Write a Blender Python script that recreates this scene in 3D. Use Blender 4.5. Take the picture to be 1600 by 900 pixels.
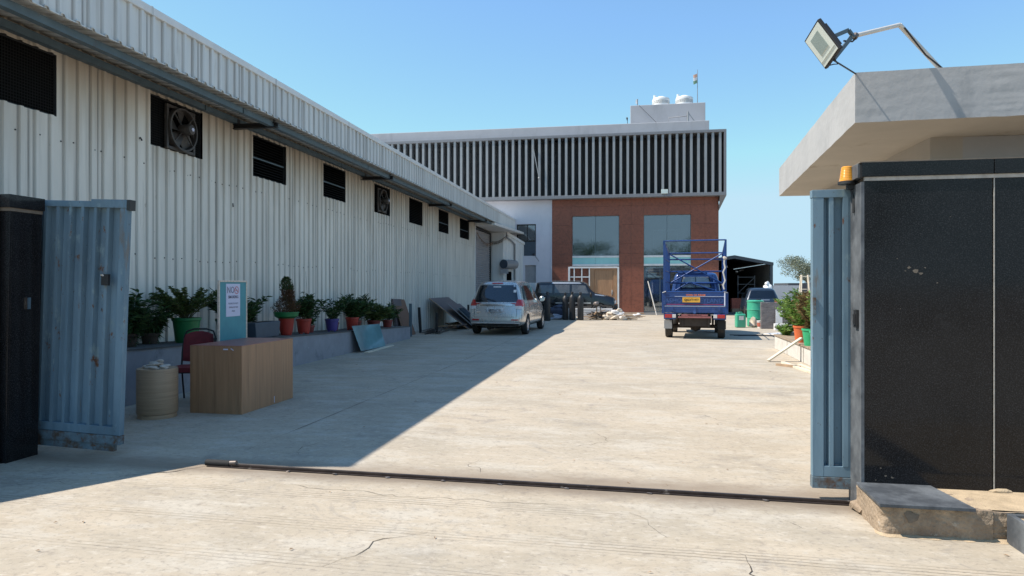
import bpy, bmesh, math, random
from mathutils import Vector, Matrix
from mathutils.bvhtree import BVHTree
from math import radians as R, sin, cos, pi
random.seed(7)
SC = bpy.context.scene
for o in list(bpy.data.objects): bpy.data.objects.remove(o)
COL = SC.collection

# ------------------------------------------------------------ camera, sky, sun, exposure
GAM, MUL, CAP = .8, (1.16,1.50,1.66,1), (2.85,4.15,4.95,1)
YAW = math.atan(184/1060)
cd = bpy.data.cameras.new('camera'); cam = bpy.data.objects.new('camera', cd); COL.objects.link(cam)
cam.location = (0, 0, 1.5); cam.rotation_euler = (pi/2, 0, YAW)
cd.sensor_width = 36; cd.lens = 36*1060/1600; cd.shift_y = -3/1600; cd.clip_start = 0.05; cd.clip_end = 3000
SC.camera = cam
SUN_EL, SUN_PHI = R(53.0), R(10.0)          # light travels towards +x and slightly +y
SUN_DIR = Vector((cos(SUN_EL)*cos(SUN_PHI), cos(SUN_EL)*sin(SUN_PHI), -sin(SUN_EL)))
w = bpy.data.worlds.new('World'); SC.world = w; w.use_nodes = True
nt = w.node_tree; nt.nodes.clear()
wo = nt.nodes.new('ShaderNodeOutputWorld'); bg = nt.nodes.new('ShaderNodeBackground')
sk = nt.nodes.new('ShaderNodeTexSky'); sk.sky_type = 'NISHITA'; sk.sun_disc = False
sk.sun_elevation = SUN_EL
# Nishita: rotation 0 puts the sun at +Y, growing clockwise seen from above
to_sun = -SUN_DIR
sk.sun_rotation = math.atan2(to_sun.x, to_sun.y) % (2*pi)
sk.altitude = 1500; sk.air_density = 1.1; sk.dust_density = 0.0; sk.ozone_density = 2.6
bg.inputs[1].default_value = 0.142
# compress the sky's range and cap it at pale blue; also lowers ambient light
gm = nt.nodes.new('ShaderNodeGamma'); gm.inputs[1].default_value = GAM; nt.links.new(sk.outputs[0], gm.inputs[0])
ml = nt.nodes.new('ShaderNodeMix'); ml.data_type = 'RGBA'; ml.blend_type = 'MULTIPLY'; ml.inputs[0].default_value = 1; ml.inputs[7].default_value = MUL
nt.links.new(gm.outputs[0], ml.inputs[6])
dk = nt.nodes.new('ShaderNodeMix'); dk.data_type = 'RGBA'; dk.blend_type = 'DARKEN'; dk.inputs[0].default_value = 1; dk.inputs[7].default_value = CAP
nt.links.new(ml.outputs[2], dk.inputs[6])
nt.links.new(dk.outputs[2], bg.inputs[0]); nt.links.new(bg.outputs[0], wo.inputs[0])
sd = bpy.data.lights.new('sun', 'SUN'); sun = bpy.data.objects.new('sun', sd); COL.objects.link(sun)
sd.energy = 5.0; sd.angle = R(0.53); sd.color = (1.0, 0.93, 0.83)
sun.rotation_euler = SUN_DIR.to_track_quat('-Z', 'Y').to_euler(); sun.location = (-20, -5, 30)
SC.view_settings.view_transform = 'Standard'; SC.view_settings.look = 'None'
SC.view_settings.exposure = 0.42; SC.view_settings.gamma = 1.0; SC.view_settings.use_curve_mapping = False
SC.cycles.max_bounces = 8; SC.cycles.diffuse_bounces = 4; SC.cycles.glossy_bounces = 4
SC.cycles.transparent_max_bounces = 12
try: SC.cycles.use_denoising = True
except Exception: pass

# ------------------------------------------------------------ materials
MATS = {}
def pm(name, c, rough=.6, metal=0., var=.12, scale=3., bump=.15, bscale=60., stretch=(1,1,1), dirt=None, spec=.5,
       island=0., coat=0., dist=.004, alpha=None, hue=0.):
    """procedural principled material in world-position space: broad tone variation, optional dirt/rust patches, fine relief"""
    m = bpy.data.materials.new(name); m.use_nodes = True
    n = m.node_tree.nodes; l = m.node_tree.links; b = n['Principled BSDF']
    g = n.new('ShaderNodeNewGeometry')
    mp = n.new('ShaderNodeMapping'); mp.inputs['Scale'].default_value = stretch
    l.new(g.outputs['Position'], mp.inputs[0])
    no = n.new('ShaderNodeTexNoise'); no.inputs['Scale'].default_value = scale; no.inputs['Detail'].default_value = 6
    no.inputs['Roughness'].default_value = .62
    l.new(mp.outputs[0], no.inputs['Vector'])
    mr = n.new('ShaderNodeMapRange'); mr.inputs['From Min'].default_value = .3; mr.inputs['From Max'].default_value = .7
    mr.inputs['To Min'].default_value = 1-var; mr.inputs['To Max'].default_value = 1+var
    l.new(no.outputs['Fac'], mr.inputs['Value'])
    mx = n.new('ShaderNodeMix'); mx.data_type = 'RGBA'; mx.blend_type = 'MULTIPLY'; mx.inputs[0].default_value = 1
    mx.inputs[6].default_value = (*c, 1); l.new(mr.outputs[0], mx.inputs[7])
    col = mx.outputs[2]
    if island:
        hs = n.new('ShaderNodeHueSaturation'); l.new(col, hs.inputs['Color'])
        r1 = n.new('ShaderNodeMapRange'); l.new(g.outputs['Random Per Island'], r1.inputs['Value'])
        r1.inputs['To Min'].default_value = 1-island; r1.inputs['To Max'].default_value = 1+island*1.3
        l.new(r1.outputs[0], hs.inputs['Value'])
        if hue:
            ml = n.new('ShaderNodeMath'); ml.operation = 'MULTIPLY_ADD'; ml.inputs[1].default_value = hue; ml.inputs[2].default_value = .5-hue/2
            sn = n.new('ShaderNodeMath'); sn.operation = 'FRACT'
            m7 = n.new('ShaderNodeMath'); m7.operation = 'MULTIPLY'; m7.inputs[1].default_value = 7.13
            l.new(g.outputs['Random Per Island'], m7.inputs[0]); l.new(m7.outputs[0], sn.inputs[0])
            l.new(sn.outputs[0], ml.inputs[0]); l.new(ml.outputs[0], hs.inputs['Hue'])
        col = hs.outputs['Color']
    rsock = None
    for (dc, lo, hi, ds, dst) in (dirt or []):
        mp2 = n.new('ShaderNodeMapping'); mp2.inputs['Scale'].default_value = dst
        mp2.inputs['Location'].default_value = (ds*3.1, 1.7, ds)
        l.new(g.outputs['Position'], mp2.inputs[0])
        n2 = n.new('ShaderNodeTexNoise'); n2.inputs['Scale'].default_value = ds; n2.inputs['Detail'].default_value = 9
        n2.inputs['Roughness'].default_value = .68
        l.new(mp2.outputs[0], n2.inputs['Vector'])
        m2 = n.new('ShaderNodeMapRange'); m2.inputs['From Min'].default_value = lo; m2.inputs['From Max'].default_value = hi
        l.new(n2.outputs['Fac'], m2.inputs['Value'])
        x2 = n.new('ShaderNodeMix'); x2.data_type = 'RGBA'; l.new(m2.outputs[0], x2.inputs[0])
        l.new(col, x2.inputs[6]); x2.inputs[7].default_value = (*dc, 1); col = x2.outputs[2]
    l.new(col, b.inputs['Base Color'])
    b.inputs['Metallic'].default_value = metal
    rr = n.new('ShaderNodeMapRange'); rr.inputs['To Min'].default_value = max(.02, rough-.08); rr.inputs['To Max'].default_value = min(1, rough+.08)
    l.new(no.outputs['Fac'], rr.inputs['Value']); l.new(rr.outputs[0], b.inputs['Roughness'])
    b.inputs['Specular IOR Level'].default_value = spec
    b.inputs['Coat Weight'].default_value = coat
    if bump:
        nb = n.new('ShaderNodeTexNoise'); nb.inputs['Scale'].default_value = bscale; nb.inputs['Detail'].default_value = 4
        l.new(mp.outputs[0], nb.inputs['Vector'])
        bp = n.new('ShaderNodeBump'); bp.inputs['Strength'].default_value = bump; bp.inputs['Distance'].default_value = dist
        l.new(nb.outputs['Fac'], bp.inputs['Height']); l.new(bp.outputs[0], b.inputs['Normal'])
    if alpha is not None: b.inputs['Alpha'].default_value = alpha
    MATS[name] = m
    return m
def M(k): return MATS[k]
RUST = (.13,.055,.025); SOOT = (.05,.045,.04)

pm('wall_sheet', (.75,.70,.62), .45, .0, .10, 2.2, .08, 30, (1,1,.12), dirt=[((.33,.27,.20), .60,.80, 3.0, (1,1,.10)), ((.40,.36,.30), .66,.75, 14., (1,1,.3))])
pm('fascia_sheet', (.62,.63,.61), .42, .0, .10, 2.5, .06, 30, (1,1,.15), dirt=[((.36,.34,.30), .58,.80, 5.0, (1,1,.12))])
pm('white_sheet', (.64,.64,.62), .45, .0, .08, 2.5, .06, 30, (1,1,.15), dirt=[((.38,.34,.28), .62,.8, 4., (1,1,.15))])
pm('white_flash', (.68,.68,.66), .4, 0, .08, 4)
pm('steel_blue', (.085,.125,.15), .55, 0, .2, 5, dirt=[((.10,.06,.04), .62,.7, 6, (1,1,1))])
pm('black_steel', (.018,.018,.019), .5, 0, .2, 8)
pm('grille_black', (.016,.016,.016), .8, spec=.08)
pm('fan_dark', (.055,.046,.041), .55, 0, .25, 12, dirt=[((.09,.075,.06), .5,.7, 9, (1,1,1))])
pm('shutter_metal', (.36,.35,.36), .5, .3, .1, 4)
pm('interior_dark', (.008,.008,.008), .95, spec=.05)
pm('gate_blue', (.135,.21,.265), .6, 0, .32, 2.6, .12, 40, (1,1,.25),
   dirt=[((.085,.155,.215), .50,.72, 6, (1,1,.12)), ((.20,.28,.31), .58,.68, 9, (1,1,.5)), ((.16,.12,.085), .60,.70, 5.0, (1,1,.18)), (RUST, .62,.67, 9.0, (1,1,.55)), ((.05,.035,.03), .66,.69, 36, (1,1,.6))])
pm('gate_rust', (.13,.18,.21), .75, 0, .3, 9, .3, 50, dirt=[((.10,.065,.045), .46,.60, 9, (1,1,1)), (RUST, .58,.66, 22, (1,1,1))])
pm('mortar', (.17,.14,.11), .9, 0, .2, 20, .4)
pm('mortar_pale', (.36,.34,.31), .85, 0, .2, 20, .4)
pm('concrete_rough', (.33,.25,.175), .95, 0, .28, 6, 1., 35, dist=.015, dirt=[((.20,.145,.10), .46,.66, 4.5, (1,1,1)), ((.07,.055,.045), .66,.69, 11, (1,1,1)), ((.42,.36,.29), .60,.68, 17, (1,1,1))])
pm('sand', (.45,.345,.225), .95, 0, .18, 12, .7, 120, dist=.006, dirt=[((.33,.25,.17), .6,.7, 30, (1,1,1))])
pm('plaster_grey', (.395,.39,.385), .8, 0, .07, 3, .35, 18, dist=.008, dirt=[((.31,.31,.31), .55,.75, 2.5, (1,1,.5)), ((.24,.22,.20), .70,.74, 9, (1,1,1))])
pm('plaster_bounce', (.44,.40,.345), .85, 0, .08, 2, .25, 15, dirt=[((.30,.24,.18), .62,.75, 2.2, (1,1,1))])  # same plaster, with warm ground bounce mixed into the colour
pm('plaster_roof', (.42,.42,.44), .85, 0, .06, 1.2, .1, 10, dirt=[((.33,.33,.34), .55,.75, 1.5, (1,1,.3))])
pm('plaster_white', (.62,.61,.66), .85, 0, .05, 1.5, .1, 10, dirt=[((.50,.49,.52), .58,.8, 1.2, (1,1,.3))])
pm('fin_grey', (.30,.305,.31), .45, .2, .06, 3, .02)
pm('fin_frame', (.20,.205,.22), .55, .1, .06, 3, .02)
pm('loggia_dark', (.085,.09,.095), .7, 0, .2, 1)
pm('white_frame', (.75,.75,.74), .5)
pm('teal_film', (.30,.62,.62), .25, 0, .06, 2, 0, coat=.5)
pm('wood_door', (.42,.235,.125), .55, 0, .22, 3, .1, 30, (8,8,.6), dirt=[((.28,.14,.07), .55,.72, 4, (6,6,.5))])
pm('plinth_grey', (.30,.29,.28), .8)
pm('floor_concrete2', (.42,.38,.34), .85)
pm('planter_plaster', (.27,.265,.285), .8, 0, .12, 4, .25, 20, dirt=[((.14,.14,.16), .58,.75, 3, (1,1,.8)), ((.42,.42,.45), .64,.72, 7, (1,1,1))])
pm('planter_top', (.10,.095,.09), .9, 0, .25, 9, .6, 60, dist=.01)
pm('planter_white', (.58,.55,.50), .85, 0, .1, 5, .25, 25, dirt=[((.38,.34,.29), .57,.72, 6, (1,1,.5))])
pm('laminate', (.37,.20,.105), .42, 0, .2, 2.0, .04, 40, (9,9,.5), dirt=[((.24,.13,.068), .52,.70, 1.3, (9,9,.25)), ((.46,.28,.16), .56,.7, 3.4, (12,12,.3))])
pm('laminate_round', (.40,.28,.18), .5, 0, .14, 3, .04, 40, (.6,.6,14), dirt=[((.30,.20,.12), .52,.68, 3, (.6,.6,20))])
pm('desk_top', (.33,.095,.085), .3, 0, .15, 6, .03, 60)
pm('maroon', (.20,.026,.030), .85, 0, .15, 15, .3, 200)
pm('board_teal', (.10,.295,.33), .9, 0, .08, 10, .2, 250)
pm('rail_gold', (.66,.55,.45), .4, 0, .25, 30, .1)
pm('paper', (.60,.61,.75), .8, 0, .02, 5, 0)
pm('ink', (.16,.16,.22), .7, bump=0); pm('ink_red', (.55,.22,.25), .7, bump=0)
for k, c in dict(pot_green=(.015,.16,.045), pot_red=(.34,.030,.018), pot_blue=(.055,.04,.20), pot_dkgreen=(.012,.06,.03), pot_orange=(.60,.13,.04),
                 pot_brightgreen=(.03,.36,.16), trough=(.055,.075,.10), pot_maroon=(.20,.035,.03)).items():
    pm(k, c, .5, 0, .15, 9, .1, 40, dirt=[((.30,.24,.19), .70,.78, 14, (1,1,1))])
pm('soil', (.05,.035,.025), .95, 0, .3, 20, .8, 60)
def leafm(name, c, island=.45, hue=.06):
    m = pm(name, c, .5, 0, .25, 3, 0, island=island, hue=hue, spec=.35)
    n = m.node_tree.nodes; l = m.node_tree.links; b = n['Principled BSDF']; out = n['Material Output']
    t = n.new('ShaderNodeBsdfTranslucent'); mixs = n.new('ShaderNodeMixShader'); mixs.inputs[0].default_value = .22
    src = b.inputs['Base Color'].links[0].from_socket
    l.new(src, t.inputs['Color']); l.new(b.outputs[0], mixs.inputs[1]); l.new(t.outputs[0], mixs.inputs[2]); l.new(mixs.outputs[0], out.inputs[0])
    return m
leafm('leaf_dark', (.040,.080,.026)); leafm('leaf_mid', (.045,.095,.028)); leafm('leaf_yellow', (.085,.12,.035))
leafm('leaf_dry', (.115,.060,.030), .5, .03); leafm('leaf_sunny', (.16,.27,.06)); leafm('leaf_tree', (.17,.19,.13))
leafm('leaf_rust', (.20,.14,.06), .4, .03)
pm('bark', (.10,.075,.05), .9, 0, .2, 8, .5, 30)
pm('stem', (.07,.075,.035), .8)
pm('rubber', (.018,.018,.018), .85, 0, .2, 20, .3, 80)
pm('tyre_dusty', (.05,.045,.04), .9, 0, .3, 12, .3, 60)
pm('alloy', (.52,.53,.55), .35, .7, .08, 9, 0)
pm('silver_paint', (.50,.50,.49), .27, .7, .05, 2, 0, coat=.6, )
pm('black_paint', (.010,.011,.014), .25, .1, .2, 3, 0, coat=.6)
pm('black_plastic', (.02,.02,.021), .6)
pm('dark_blue_paint', (.02,.035,.06), .3, .2, .1, 3, 0, coat=.5)
pm('truck_blue', (.011,.05,.19), .42, .1, .18, 6, .05, 30, coat=.3, dirt=[((.06,.10,.26), .6,.75, 6, (1,1,1)), ((.16,.15,.17), .70,.78, 12, (1,1,1))])
pm('truck_blue_pale', (.05,.115,.31), .45, .1, .15, 8)
pm('under_brown', (.055,.042,.034), .85, 0, .3, 10, .3)
pm('lamp_red', (.42,.015,.018), .2, coat=.8, bump=0); pm('lamp_clear', (.65,.62,.60), .2, coat=.8, bump=0)
pm('plate_yellow', (.80,.42,.05), .5, bump=0); pm('plate_white', (.72,.72,.72), .5, bump=0); pm('plate_ink', (.02,.02,.02), .6, bump=0)
pm('orange_print', (.75,.20,.06), .5, bump=0); pm('stripe_red', (.25,.02,.07), .5, bump=0); pm('stripe_white', (.55,.58,.68), .5, bump=0)
pm('pink_bar', (.33,.12,.12), .6, dirt=[((.25,.07,.06), .55,.6, 30, (1,1,1))])
pm('chrome', (.75,.75,.76), .12, 1., bump=0)
pm('pipe_white', (.62,.58,.52), .45, .1, .1, 10, .05, dirt=[((.35,.17,.08), .62,.68, 14, (1,1,1))])
pm('lamp_glass', (.60,.66,.62), .12, 0, .05, 5, 0, coat=1.); pm('lamp_led', (.36,.43,.41), .3, 0, .05, 5, 0, coat=1.)
pm('lamp_reflector', (.76,.80,.74), .3, 0, .03, 5, 0)
pm('amber', (.72,.30,.02), .18, 0, .06, 20, 0, coat=.8)
pm('tank_white', (.80,.80,.78), .5, bump=0); pm('cylinder_black', (.022,.022,.024), .5, 0, .3, 9)
pm('tarp_blue', (.05,.06,.10), .6, 0, .3, 6); pm('tarp_grey', (.30,.31,.36), .7, 0, .2, 8); pm('sack', (.62,.53,.42), .9, 0, .2, 12, .6, 60)
pm('sack_white', (.66,.64,.62), .9, 0, .15, 12, .6, 60)
pm('wood_raw', (.40,.27,.17), .8, 0, .25, 5, .2, 30, (1,1,1), island=.2); pm('wood_pale', (.66,.58,.46), .8, 0, .15, 6, .2, 30)
pm('scrap_metal', (.14,.12,.11), .5, .5, .3, 9, .1, island=.4)
pm('ply_brown', (.215,.115,.072), .7, 0, .12, 3, .1); pm('dark_sheet', (.13,.105,.11), .45, 0, .2, 3, .05)
pm('marble_white', (.74,.73,.72), .45, 0, .05, 4, .05); pm('stone_grey', (.17,.155,.155), .75, 0, .2, 7, .5, 22, (.5,.5,2), dist=.02, dirt=[((.28,.26,.25), .58,.7, 6, (.6,.6,3))])
pm('drum_green', (.05,.36,.22), .4, 0, .08, 6, .05, coat=.2); pm('brick_red', (.42,.12,.08), .85, 0, .25, 9, .3)
pm('steel_rail', (.06,.045,.04), .45, .6, .3, 14, .2, dirt=[((.20,.17,.15), .6,.66, 9, (1,1,1))])
pm('shed_steel', (.07,.085,.10), .55, .2, .1, 3); pm('shed_wall', (.30,.27,.22), .8, 0, .1, 2)
pm('far_wall', (.62,.60,.60), .9, 0, .05, .6); pm('far_dark', (.055,.062,.075), .8)
pm('cloth_white', (.52,.46,.39), .9, 0, .15, 12, .5, 60); pm('garland', (.14,.075,.035), .9, island=.5)
pm('flag_orange', (.70,.42,.30), .8, bump=0); pm('flag_white', (.75,.75,.75), .8, bump=0); pm('flag_green', (.20,.34,.22), .8, bump=0)

def granite(name, base, rough, dusty=0.):
    m = pm(name, base, rough, 0, .25, 3, 0, spec=.22, coat=0, dirt=[((.07,.072,.078), .58,1.0, 1.3, (1,1,1))] if not dusty else [((.20,.215,.23), .40,.75, 4, (1,1,1))])
    n = m.node_tree.nodes; l = m.node_tree.links; b = n['Principled BSDF']
    src = b.inputs['Base Color'].links[0].from_socket
    g = n.new('ShaderNodeNewGeometry'); v = n.new('ShaderNodeTexNoise'); v.inputs['Scale'].default_value = 130; v.inputs['Detail'].default_value = 5; v.inputs['Roughness'].default_value = .8
    l.new(g.outputs['Position'], v.inputs['Vector'])
    r = n.new('ShaderNodeMapRange'); r.inputs['From Min'].default_value = .50; r.inputs['From Max'].default_value = .70; r.inputs['To Max'].default_value = .6
    l.new(v.outputs['Fac'], r.inputs['Value'])
    x = n.new('ShaderNodeMix'); x.data_type = 'RGBA'; l.new(r.outputs[0], x.inputs[0]); l.new(src, x.inputs[6]); x.inputs[7].default_value = (.085,.085,.090,1)
    # a few pale chips
    v2 = n.new('ShaderNodeTexNoise'); v2.inputs['Scale'].default_value = 11; v2.inputs['Detail'].default_value = 7; v2.inputs['Roughness'].default_value = .75
    l.new(g.outputs['Position'], v2.inputs['Vector'])
    r2 = n.new('ShaderNodeMapRange'); r2.inputs['From Min'].default_value = .700; r2.inputs['From Max'].default_value = .725
    l.new(v2.outputs['Fac'], r2.inputs['Value'])
    x2 = n.new('ShaderNodeMix'); x2.data_type = 'RGBA'; l.new(r2.outputs[0], x2.inputs[0]); l.new(x.outputs[2], x2.inputs[6]); x2.inputs[7].default_value = (.22,.22,.21,1)
    l.new(x2.outputs[2], b.inputs['Base Color'])
    return m
granite('granite_black', (.010,.010,.011), .10); granite('granite_dusty', (.06,.066,.074), .5, 1)

def eave_tint_rib_shade(key, Y0_, PIT_, eave):
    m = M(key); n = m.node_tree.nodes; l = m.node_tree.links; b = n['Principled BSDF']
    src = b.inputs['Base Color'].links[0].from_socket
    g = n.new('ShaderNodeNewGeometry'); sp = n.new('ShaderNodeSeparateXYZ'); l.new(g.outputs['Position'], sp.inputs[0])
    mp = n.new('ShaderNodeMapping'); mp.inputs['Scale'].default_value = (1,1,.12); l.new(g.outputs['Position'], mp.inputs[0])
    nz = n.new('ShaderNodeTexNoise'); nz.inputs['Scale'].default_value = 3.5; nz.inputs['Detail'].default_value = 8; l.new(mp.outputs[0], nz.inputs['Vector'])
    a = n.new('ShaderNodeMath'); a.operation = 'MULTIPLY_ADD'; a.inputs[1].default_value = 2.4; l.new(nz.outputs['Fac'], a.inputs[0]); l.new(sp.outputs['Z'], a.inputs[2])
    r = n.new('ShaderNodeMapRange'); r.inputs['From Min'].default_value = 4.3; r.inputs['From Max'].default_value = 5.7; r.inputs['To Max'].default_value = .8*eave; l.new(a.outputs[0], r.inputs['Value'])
    x = n.new('ShaderNodeMix'); x.data_type = 'RGBA'; l.new(r.outputs[0], x.inputs[0]); l.new(src, x.inputs[6]); x.inputs[7].default_value = (.40,.315,.225,1)  # warmer brown towards the wall top, broken up by streaked noise
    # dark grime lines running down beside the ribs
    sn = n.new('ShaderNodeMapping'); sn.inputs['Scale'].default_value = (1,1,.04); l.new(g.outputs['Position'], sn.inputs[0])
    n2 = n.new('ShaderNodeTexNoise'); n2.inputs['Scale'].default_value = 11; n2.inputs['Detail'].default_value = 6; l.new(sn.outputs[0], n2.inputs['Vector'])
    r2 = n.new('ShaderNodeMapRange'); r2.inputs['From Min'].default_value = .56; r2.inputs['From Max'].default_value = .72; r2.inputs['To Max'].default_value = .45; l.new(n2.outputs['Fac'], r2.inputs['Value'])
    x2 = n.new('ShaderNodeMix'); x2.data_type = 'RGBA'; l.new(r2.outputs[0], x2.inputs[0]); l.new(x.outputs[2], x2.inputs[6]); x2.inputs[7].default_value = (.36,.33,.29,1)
    # shade painted into the corners of every rib, dark lines along the sheet laps
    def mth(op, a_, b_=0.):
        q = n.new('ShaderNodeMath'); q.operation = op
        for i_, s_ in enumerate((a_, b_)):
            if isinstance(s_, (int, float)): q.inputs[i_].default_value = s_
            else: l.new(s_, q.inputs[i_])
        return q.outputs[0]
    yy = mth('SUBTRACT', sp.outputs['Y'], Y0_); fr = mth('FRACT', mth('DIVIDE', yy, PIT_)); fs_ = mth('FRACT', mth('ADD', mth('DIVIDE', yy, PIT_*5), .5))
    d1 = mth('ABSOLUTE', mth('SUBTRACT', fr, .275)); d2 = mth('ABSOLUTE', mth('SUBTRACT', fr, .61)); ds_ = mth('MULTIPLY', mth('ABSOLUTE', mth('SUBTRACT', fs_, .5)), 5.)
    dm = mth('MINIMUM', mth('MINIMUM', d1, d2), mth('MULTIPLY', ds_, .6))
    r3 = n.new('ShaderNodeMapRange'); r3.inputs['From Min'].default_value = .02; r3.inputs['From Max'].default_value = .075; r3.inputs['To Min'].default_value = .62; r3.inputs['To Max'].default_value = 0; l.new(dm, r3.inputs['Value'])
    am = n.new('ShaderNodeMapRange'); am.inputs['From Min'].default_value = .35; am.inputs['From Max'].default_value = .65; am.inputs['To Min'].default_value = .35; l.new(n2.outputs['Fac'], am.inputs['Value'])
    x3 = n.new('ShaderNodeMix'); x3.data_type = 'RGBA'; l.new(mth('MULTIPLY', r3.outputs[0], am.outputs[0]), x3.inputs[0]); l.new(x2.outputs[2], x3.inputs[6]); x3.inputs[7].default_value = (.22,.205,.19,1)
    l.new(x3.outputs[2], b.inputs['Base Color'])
eave_tint_rib_shade('wall_sheet', 4.8, 1.0625/5, 1.); eave_tint_rib_shade('fascia_sheet', 4.65, (31.75-4.8+.15)/26/5, 0.)
def cladding():
    m = pm('red_cladding', (.20,.066,.038), .55, 0, .10, .8, 0, island=.10)
    n = m.node_tree.nodes; l = m.node_tree.links; b = n['Principled BSDF']
    src = b.inputs['Base Color'].links[0].from_socket
    g = n.new('ShaderNodeNewGeometry'); v = n.new('ShaderNodeTexVoronoi'); v.inputs['Scale'].default_value = 9
    nz = n.new('ShaderNodeTexNoise'); nz.inputs['Scale'].default_value = 6; nz.inputs['Detail'].default_value = 6
    l.new(g.outputs['Position'], nz.inputs['Vector'])
    ad = n.new('ShaderNodeVectorMath'); ad.operation = 'MULTIPLY_ADD'; ad.inputs[1].default_value = (.35,.35,.35)
    l.new(nz.outputs['Color'], ad.inputs[0]); l.new(g.outputs['Position'], ad.inputs[2]); l.new(ad.outputs[0], v.inputs['Vector'])
    r = n.new('ShaderNodeMapRange'); r.inputs['From Min'].default_value = .1; r.inputs['From Max'].default_value = .6; r.inputs['To Min'].default_value = .78; r.inputs['To Max'].default_value = 1.22
    l.new(v.outputs['Distance'], r.inputs['Value'])
    x = n.new('ShaderNodeMix'); x.data_type = 'RGBA'; x.blend_type = 'MULTIPLY'; x.inputs[0].default_value = 1
    l.new(src, x.inputs[6]); l.new(r.outputs[0], x.inputs[7]); l.new(x.outputs[2], b.inputs['Base Color'])
cladding()

def glassy(name, tint, trans, rough=.03, lo=.12, hi=.42, ior=1.75):
    """window glass: part see-through, part sky reflection by angle"""
    m = bpy.data.materials.new(name); m.use_nodes = True; n = m.node_tree.nodes; l = m.node_tree.links; n.clear()
    out = n.new('ShaderNodeOutputMaterial'); tr = n.new('ShaderNodeBsdfTransparent'); tr.inputs[0].default_value = (*trans, 1)
    df = n.new('ShaderNodeBsdfDiffuse'); df.inputs[0].default_value = (*tint, 1)
    gl = n.new('ShaderNodeBsdfGlossy'); gl.inputs['Roughness'].default_value = rough; gl.inputs[0].default_value = (.85,.92,1,1)
    fr = n.new('ShaderNodeFresnel'); fr.inputs[0].default_value = ior
    g = n.new('ShaderNodeNewGeometry'); nz = n.new('ShaderNodeTexNoise'); nz.inputs['Scale'].default_value = 2.2; nz.inputs['Detail'].default_value = 4
    l.new(g.outputs['Position'], nz.inputs['Vector'])
    mr = n.new('ShaderNodeMapRange'); mr.inputs['From Min'].default_value = .35; mr.inputs['From Max'].default_value = .7
    mr.inputs['To Min'].default_value = lo; mr.inputs['To Max'].default_value = hi; l.new(nz.outputs['Fac'], mr.inputs['Value'])
    a = n.new('ShaderNodeMixShader'); l.new(mr.outputs[0], a.inputs[0]); l.new(tr.outputs[0], a.inputs[1]); l.new(df.outputs[0], a.inputs[2])
    b = n.new('ShaderNodeMixShader'); l.new(fr.outputs[0], b.inputs[0]); l.new(a.outputs[0], b.inputs[1]); l.new(gl.outputs[0], b.inputs[2])
    l.new(b.outputs[0], out.inputs[0]); MATS[name] = m
glassy('window_glass', (.09,.135,.165), (.42,.48,.50), lo=.08, hi=.30, ior=2.5); glassy('car_glass', (.015,.02,.026), (.22,.25,.27)); glassy('loose_glass', (.22,.42,.44), (.55,.80,.80), .05, .55, .8); glassy('side_glass', (.16,.16,.15), (.3,.3,.3), .05, .4, .9); glassy('cab_glass', (.42,.44,.46), (.5,.5,.5), .1, .6, .85)

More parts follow.
